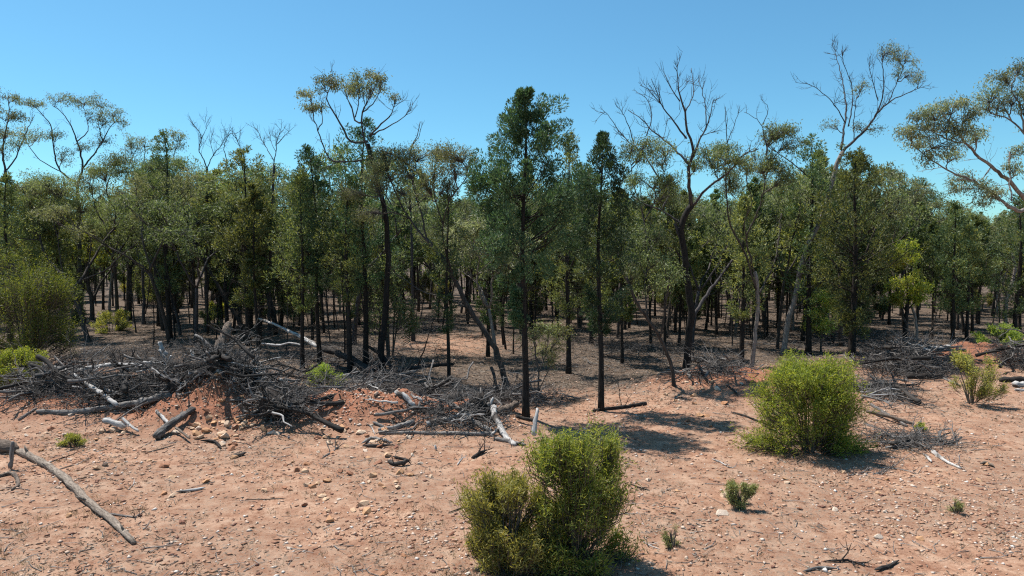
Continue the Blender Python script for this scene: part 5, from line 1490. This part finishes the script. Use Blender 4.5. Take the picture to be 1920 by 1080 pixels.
for (cx, cy, rx, ry, Y, dY, nbr, where) in PILES:
    hc = atY(cx, cy, Y); cz = max(hc[2] - float(gh(hc[0], hc[1])), 0.12)
    for i in range(nbr):
        ki = int(rng.integers(len(BK))) if where != 'the middle pile' else int(rng.choice([0, 1, 3, 6, 7, 9]))
        u = cx + rx * rng.normal(0, 0.5); yy = Y + dY * rng.normal(0, 0.5)
        p = atY(u, cy, yy); g = float(gh(p[0], p[1]))
        hgt = max(cz * 1.5, PH.get(where, 0.3)) * rng.random() * math.exp(-((u - cx) / rx) ** 2)
        flat = where.startswith('the ground') or 'soil' in where or 'shaded' in where or 'opening' in where
        if flat:
            hgt = 0.02
        rot = (rng.normal(0, 0.5) if hgt > 0.15 else rng.normal(0, 0.1), rng.normal(0, 0.28) if hgt > 0.15 else rng.normal(0, 0.05), rng.random() * 6.283)
        s = 0.6 + 0.6 * rng.random()
        show = (2.0 + hgt) * s * (1.6 if ki in (6, 7, 8, 9, 3) else 1.0) / p[1]
        cand.append((show, ki, p, g + hgt, rot, s, where, flat))
cand.sort(key=lambda c: -c[0])
fb = {}; seen = {}
rest = MB()
PL_ = {'grey twiggy branch': 'grey twiggy branches', 'long dark branch': 'long dark branches'}
for n, (show, ki, p, z, rot, s, where, flat) in enumerate(cand):
    if n < 212:
        pu = proj(p)[0]; cxw = next(q_[0] for q_ in PILES if q_[7] == where); rxw = next(q_[2] for q_ in PILES if q_[7] == where)
        f_ = (pu - cxw) / rxw
        pos = 'left end' if f_ < -0.45 else 'left part' if f_ < -0.15 else 'middle' if f_ < 0.15 else 'right part' if f_ < 0.45 else 'right end'
        hi = '' if flat else ('high' if z - float(gh(p[0], p[1])) > 0.3 else 'low')
        lab = f'{LOOKB[ki]} ' + (f'lying at the {pos} of ' if flat else f'{hi} in the {pos} of ') + where
        sn = seen.get(lab, 0); seen[lab] = sn + 1
        if sn:
            lab = ['second', 'third', 'fourth', 'fifth', 'sixth'][min(sn, 5) - 1] + ' ' + lab
        lab = ' '.join(lab.split()[:16])
        if ki in fb:
            o = copy_tree(fb[ki])
        else:
            o = newobj('fallen_branch', BK[ki][0]); newobj('twig', BK[ki][1], o)['kind'] = 'stuff'; fb[ki] = o
        tag(o, lab, 'fallen branch', f'dead wood of the {LOOKB[ki]} kind, {where}')
        o.location = (p[0], p[1], z); o.rotation_euler = rot; o.scale = (s, s, s * (0.4 if flat else 1.0))
    else:
        from mathutils import Euler
        Rm = np.array(Euler(rot).to_matrix()) @ np.diag([s, s, s * (0.4 if flat else 1.0)])
        for me in LOWK[ki]:
            V = np.empty(len(me.vertices) * 3, np.float32); me.vertices.foreach_get('co', V)
            V = V.reshape(-1, 3) @ Rm.T + np.array([p[0], p[1], z])
            q = [list(f.vertices) for f in me.polygons]
            rest.add(V, np.array([f for f in q if len(f) == 4]), np.array([f for f in q if len(f) == 3]).reshape(-1, 3))
tag(newobj('dead_branches', rest.mesh('dead_branches', M['stick_grey'], True)), 'smaller grey dead branches strewn through the piles and woods', 'dead branches', kind='stuff')

# fine brush that nobody could count
bt = MB()
for (cx, cy, rx, ry, Y, dY, nbr, where) in PILES:
    n = int(nbr * {'the middle pile': 16, 'the left brush pile': 46, 'the left half of the left pile': 40, 'the tail of the left pile': 34, 'the upturned pale roots': 16}.get(where, 22))
    c = atY(cx, cy, Y); s = Y / FPX
    u = rng.normal(0, 0.52, n); w = rng.normal(0, 0.52, n)
    x = c[0] + u * rx * s; y = c[1] + w * dY
    g = gh(x, y); top = max(c[2] - float(gh(c[0], c[1])), PH.get(where, 0.1) * 0.7)
    z = g + 0.02 + top * rng.random(n) ** 1.3 * np.exp(-u ** 2 - w ** 2)
    A = np.stack([x, y, z], -1)
    D = unit(rng.normal(size=(n, 3)) * np.array([1, 1, 0.45])) * (0.25 + 0.75 * rng.random((n, 1)))
    C = A + D; C[:, 2] = np.maximum(C[:, 2], gh(C[:, 0], C[:, 1]) + 0.01)
    B = (A + C) / 2 + rng.normal(0, 0.09, (n, 3)); B[:, 2] = np.maximum(B[:, 2], gh(B[:, 0], B[:, 1]) + 0.01)
    add_twigs(bt, A, B, C, 0.010 * (0.5 + rng.random(n)), 0.003, 3)
tag(newobj('brush_tangle', bt.mesh('brush_tangle', M['brush'], True)), 'fine grey dead twigs matted through the brush piles', 'dead twigs', kind='stuff')
reseed(99)
# ------------------------------------------------------------------ stones
def rock_kind(flat):
    bm = bmesh.new()
    for _ in range(15):
        d = unit(rng.normal(size=3)) * (0.8 + 0.35 * rng.random())
        bm.verts.new((d[0] * 1.15, d[1] * 0.9, d[2] * flat))
    r = bmesh.ops.convex_hull(bm, input=bm.verts)
    bmesh.ops.delete(bm, geom=[g for g in r['geom_interior'] if isinstance(g, bmesh.types.BMVert)], context='VERTS')
    me = bpy.data.meshes.new('rock'); bm.to_mesh(me); bm.free(); me.materials.append(M['rock'])
    return me


RK = [rock_kind(f) for f in (0.55, 0.7, 0.45, 0.6, 0.8, 0.35, 0.5)]
# hand-placed stones: pixel, half width in pixels, label
STONES = [(560, 745 + 0, 0, '')][:0] + [
    (285, 697, 9, 'large orange rock lying in the left brush pile'), (222, 736, 8, 'pale orange slab in the gap of the left pile'),
    (216, 809, 9, 'rounded pale boulder at the foot of the left pile'), (190, 811, 8, 'flat pale stone left of the rounded pale boulder'), (231, 813, 6, 'small pink stone right of the rounded pale boulder'),
    (94, 806, 8, 'dark red flat stone at the left of the left pile'), (76, 845, 7, 'orange stone beside the long diagonal log'), (50, 803, 7, 'pale stone near the left edge below the pile'), (153, 838, 8, 'pale orange stone on the mossy ground plant'),
    (452, 804, 7, 'pale upright stone on the left mound face'), (423, 820, 9, 'largest orange boulder on the left mound face'), (368, 783, 8, 'tan stone high on the left mound face'), (371, 797, 8, 'second tan stone on the left mound face'),
    (332, 812, 9, 'pale pink slab beside the split grey log'), (368, 815, 9, 'flat orange slab low on the left mound face'), (440, 835, 7, 'stone under the curved dark root'), (453, 783, 6, 'orange stone at the top right of the left mound'), (454, 758, 6, 'small orange stone under the root ball'),
    (613, 789, 7, 'red stone on the crest of the middle mound'), (645, 808, 7, 'pale flat stone on the middle mound face'), (633, 822, 6, 'pale pink stone lower on the middle mound'), (595, 822, 7, 'dark hollow stone left on the middle mound'),
    (618, 832, 8, 'pale orange boulder at the foot of the middle mound'), (750, 888, 9, 'flat orange slab on the open soil, upper of three'), (768, 892, 9, 'long orange slab on the open soil, middle of three'), (747, 915, 8, 'pale orange slab on the open soil, lowest of three'),
    (742, 905, 6, 'small tan stone between the orange slabs'), (657, 890, 8, 'dark red stone on the open soil'), (638, 885, 7, 'brown stone beside the dark red stone'), (657, 904, 6, 'red stone just below the dark red stone'), (768, 932, 6, 'white flat stone below the orange slabs'),
    (616, 960, 6, 'tan stone on the open soil at lower middle'), (534, 915, 7, 'dark stone on the open soil left of middle'), (321, 932, 8, 'brown square stone near the pale cut stick'), (167, 947, 8, 'tan stone wedged under the long diagonal log'), (129, 968, 7, 'whitish flat stone below the long diagonal log'),
    (846, 1003, 6, 'black lump on the soil left of the foreground shrubs'), (1215, 901, 6, 'white stone right of the foreground shrubs'), (1353, 964, 13, 'pale grey knobbly lump on the open soil at right'), (1343, 976, 6, 'small pale chip beside the grey knobbly lump'),
    (1390, 721, 6, 'grey stone on top of the right mound'), (1410, 718, 7, 'red clod on top of the right mound'), (1725, 1012, 8, 'orange flat stone near the bottom right'), (1588, 998, 6, 'pale flat stone near the bottom right'), (1838, 982, 5, 'dark stone on the gravel at far right'),
    (1726, 842, 5, 'pale orange stone by the long grey flat branch'), (1662, 900, 6, 'brown stone on the soil below the yellow-green shrub'), (1500, 955, 6, 'red stone on the gravel right of the sage bush'), (1850, 872, 8, 'orange stone beside the burnt stick at right'), (1262, 962, 7, 'tan stone above the dry tussock'),
    (1290, 790, 6, 'reddish stone in the pine shade'), (536, 873, 6, 'red clod below the left mound end'), (690, 858, 6, 'rust stone below the bark slabs'), (1010, 742, 6, 'rust stone at the tall central pine foot')]
for (u, v, hw, lab) in STONES:
    p = at(u, v); r = hw * p[1] / FPX
    o = newobj('rock', RK[int(rng.integers(len(RK)))], None, (p[0], p[1], p[2] + r * 0.22), (rng.normal(0, 0.25), rng.normal(0, 0.25), rng.random() * 6.28), (r, r * 0.9, r))
    al = 0.02 if 'black' in lab else 0.1 if ('dark' in lab or 'red' in lab) else 0.95 if ('white' in lab or 'grey' in lab) else 0.82 if 'pale' in lab else 0.68 if 'tan' in lab else 0.45
    o.color = (1, 1, 1, al)
    tag(o, lab, 'rock')
# scattered fist-sized stones: zone centre, half size, number, where
ZONES = [(430, 800, 70, 40, 78, 'the red face of the left mound'), (120, 800, 110, 30, 20, 'the soil below the left pile'), (690, 830, 90, 34, 40, 'the red face of the middle mound'), (600, 905, 170, 45, 34, 'the open soil below the middle mound'),
         (300, 900, 200, 60, 20, 'the open soil at lower left'), (1300, 740, 90, 34, 26, 'the slope of the right mound'), (1350, 900, 160, 80, 18, 'the open soil at right'), (1700, 930, 180, 90, 18, 'the gravel at lower right'), (700, 1020, 250, 50, 12, 'the soil along the bottom edge')]
for (cx, cy, rx, ry, n, where) in ZONES:
    for i in range(n):
        u = cx + rx * rng.normal(0, 0.6); v = min(max(cy + ry * rng.normal(0, 0.6), 690), 1090)
        p = at(u, v); r = (0.05 + 0.10 * rng.random() ** 1.6) if 'mound' in where else (0.035 + 0.08 * rng.random() ** 2.2)
        o = newobj('rock', RK[int(rng.integers(len(RK)))], None, (p[0], p[1], p[2] + r * 0.2), (rng.normal(0, 0.3), rng.normal(0, 0.3), rng.random() * 6.28), (r, r * (0.7 + 0.4 * rng.random()), r * (0.7 + 0.5 * rng.random())))
        al = rng.random() ** 0.8; o.color = (1, 1, 1, al)
        cw = ['dark red', 'rust-orange', 'orange', 'tan', 'pale'][min(int(al * 5), 4)]
        sw = 'small' if r < 0.065 else 'fist-sized' if r < 0.095 else 'large'
        hp = 'left' if u < cx - 0.25 * rx else 'right' if u > cx + 0.25 * rx else 'middle'
        vp = 'upper' if v < cy - 0.2 * ry else 'lower' if v > cy + 0.2 * ry else 'centre'
        lab = f'{sw} {cw} stone at {vp} {hp} of {where}'
        sn = seen.get(lab, 0); seen[lab] = sn + 1
        if sn:
            lab = ['second', 'third', 'fourth', 'fifth', 'sixth'][min(sn, 5) - 1] + ' ' + lab
        lab = ' '.join(lab.split()[:16])
        tag(o, lab, 'rock', f'stones on {where}')

# ------------------------------------------------------------------ ground cover nobody could count
def scatter(n, ylo, yhi, p=0.8, dens=None):
    y = ylo + (yhi - ylo) * rng.random(n) ** (1 / p); u = -60 + 2040 * rng.random(n)
    x = (u - 960) / FPX * y
    if dens is not None:
        k = rng.random(n) < dens(x, y); x, y = x[k], y[k]
    return x, y


def pebbles(n):
    x, y = scatter(n, 9.5, 34, 0.75, lambda x, y: 0.25 + 1.5 * np.clip(fbm(x * 0.4, y * 0.4, 77, 3) - 0.38, 0, 1) * 2.2 - 0.6 * litter_mask(x, y))
    nm = 3500                                                    # rubble on the mounds
    k = rng.choice(len(MOUNDS), nm, p=np.array([0.28, 0.1, 0.26, 0.1, 0.14, 0.06, 0.03, 0.02, 0.01]))
    MA = np.array(MOUNDS)
    x = np.concatenate([x, MA[k, 0] + MA[k, 3] * rng.normal(0, 0.6, nm)]); y = np.concatenate([y, MA[k, 1] - 0.3 + MA[k, 4] * rng.normal(0, 0.6, nm)])
    m = len(x); z = gh(x, y)
    r = 0.008 + 0.040 * rng.random(m) ** 3.2 + 0.006 * rng.random(m)
    r[-nm:] = 0.015 + 0.05 * rng.random(nm) ** 2.5
    O = np.array([[1, 0, 0], [0, 1, 0], [-1, 0, 0], [0, -1, 0], [0, 0, 1], [0, 0, -1]], float)
    a = rng.random(m) * 6.283
    V = O[None] * (0.7 + 0.6 * rng.random((m, 6, 1))) * np.array([1.2, 0.9, 0.6]) * r[:, None, None]
    V[..., :2] += rng.normal(0, 0.2, (m, 6, 2)) * r[:, None, None]
    c, s = np.cos(a)[:, None], np.sin(a)[:, None]
    V = np.stack([V[..., 0] * c - V[..., 1] * s + x[:, None], V[..., 0] * s + V[..., 1] * c + y[:, None], V[..., 2] + (z + r * 0.15)[:, None]], -1)
    F = np.array([[0, 1, 4], [1, 2, 4], [2, 3, 4], [3, 0, 4], [1, 0, 5], [2, 1, 5], [3, 2, 5], [0, 3, 5]])
    T = (np.arange(m) * 6)[:, None, None] + F[None]
    mb = MB(); mb.add(V.reshape(-1, 3), None, T.reshape(-1, 3))
    tag(newobj('gravel', mb.mesh('gravel', M['pebble'])), 'red and white gravel strewn over the clearing', 'gravel', kind='stuff')


pebbles(66000)
# leaf litter, mostly under the trees
x, y = scatter(90000, 10, 60, 0.9, lambda x, y: 0.12 + 0.6 * np.clip((fbm(x * 0.45, y * 0.45, 61, 3) - 0.43) * 6, 0, 1) + litter_mask(x, y) * 0.9)
m = len(x); mb = MB()
D = rng.normal(size=(m, 3)) * np.array([1, 1, 0.25]); D[:, 2] = np.abs(D[:, 2]) * 0.6
add_leaves(mb, np.stack([x, y, gh(x, y) + 0.012], -1), D, (0.05 + 0.05 * rng.random(m)) * (1 + y / 60), 0.018 * (1 + y / 60))
tag(newobj('leaf_litter', mb.mesh('leaf_litter', M['litter'])), 'dry fallen leaves covering the ground under the trees', 'leaf litter', kind='stuff')
# loose twigs
x, y = scatter(10000, 10, 58, 0.8, lambda x, y: 0.2 + 0.4 * np.clip((fbm(x * 0.45, y * 0.45, 61, 3) - 0.43) * 6, 0, 1) + litter_mask(x, y) * 0.85)
m = len(x); a = rng.random(m) * 6.283; Lw = 0.08 + 0.55 * rng.random(m) ** 2
A = np.stack([x, y, gh(x, y) + 0.012], -1)
Cx = x + np.cos(a) * Lw; Cy = y + np.sin(a) * Lw
C = np.stack([Cx, Cy, gh(Cx, Cy) + 0.012 + 0.08 * rng.random(m) ** 3], -1)
B = (A + C) / 2 + rng.normal(0, 0.03, (m, 3)); B[:, 2] = gh(B[:, 0], B[:, 1]) + 0.02
mb = MB(); add_twigs(mb, A, B, C, 0.004 + 0.008 * rng.random(m), 0.003, 3)
tag(newobj('twig_litter', mb.mesh('twig_litter', M['dead_grey'], True)), 'thin loose twigs lying about on the soil', 'twigs', kind='stuff')
# dry grass wisps
x, y = scatter(5200, 10, 45, 0.8, lambda x, y: np.clip((fbm(x * 0.5, y * 0.5, 31, 3) - 0.42) * 5, 0, 1) * 0.8 + 0.08 + 0.3 * litter_mask(x, y))
m = len(x); k = 16
px_ = (x[:, None] + rng.normal(0, 0.06, (m, k))).ravel(); py_ = (y[:, None] + rng.normal(0, 0.06, (m, k))).ravel()
D = rng.normal(0, 0.55, (m * k, 3)); D[:, 2] = 0.9
mb = MB(); add_leaves(mb, np.stack([px_, py_, gh(px_, py_) - 0.005], -1), D, 0.05 + 0.10 * rng.random(m * k), 0.007)
tag(newobj('dry_grass', mb.mesh('dry_grass', M['dry'])), 'wisps of dry grass dotted over the ground', 'dry grass', kind='stuff')
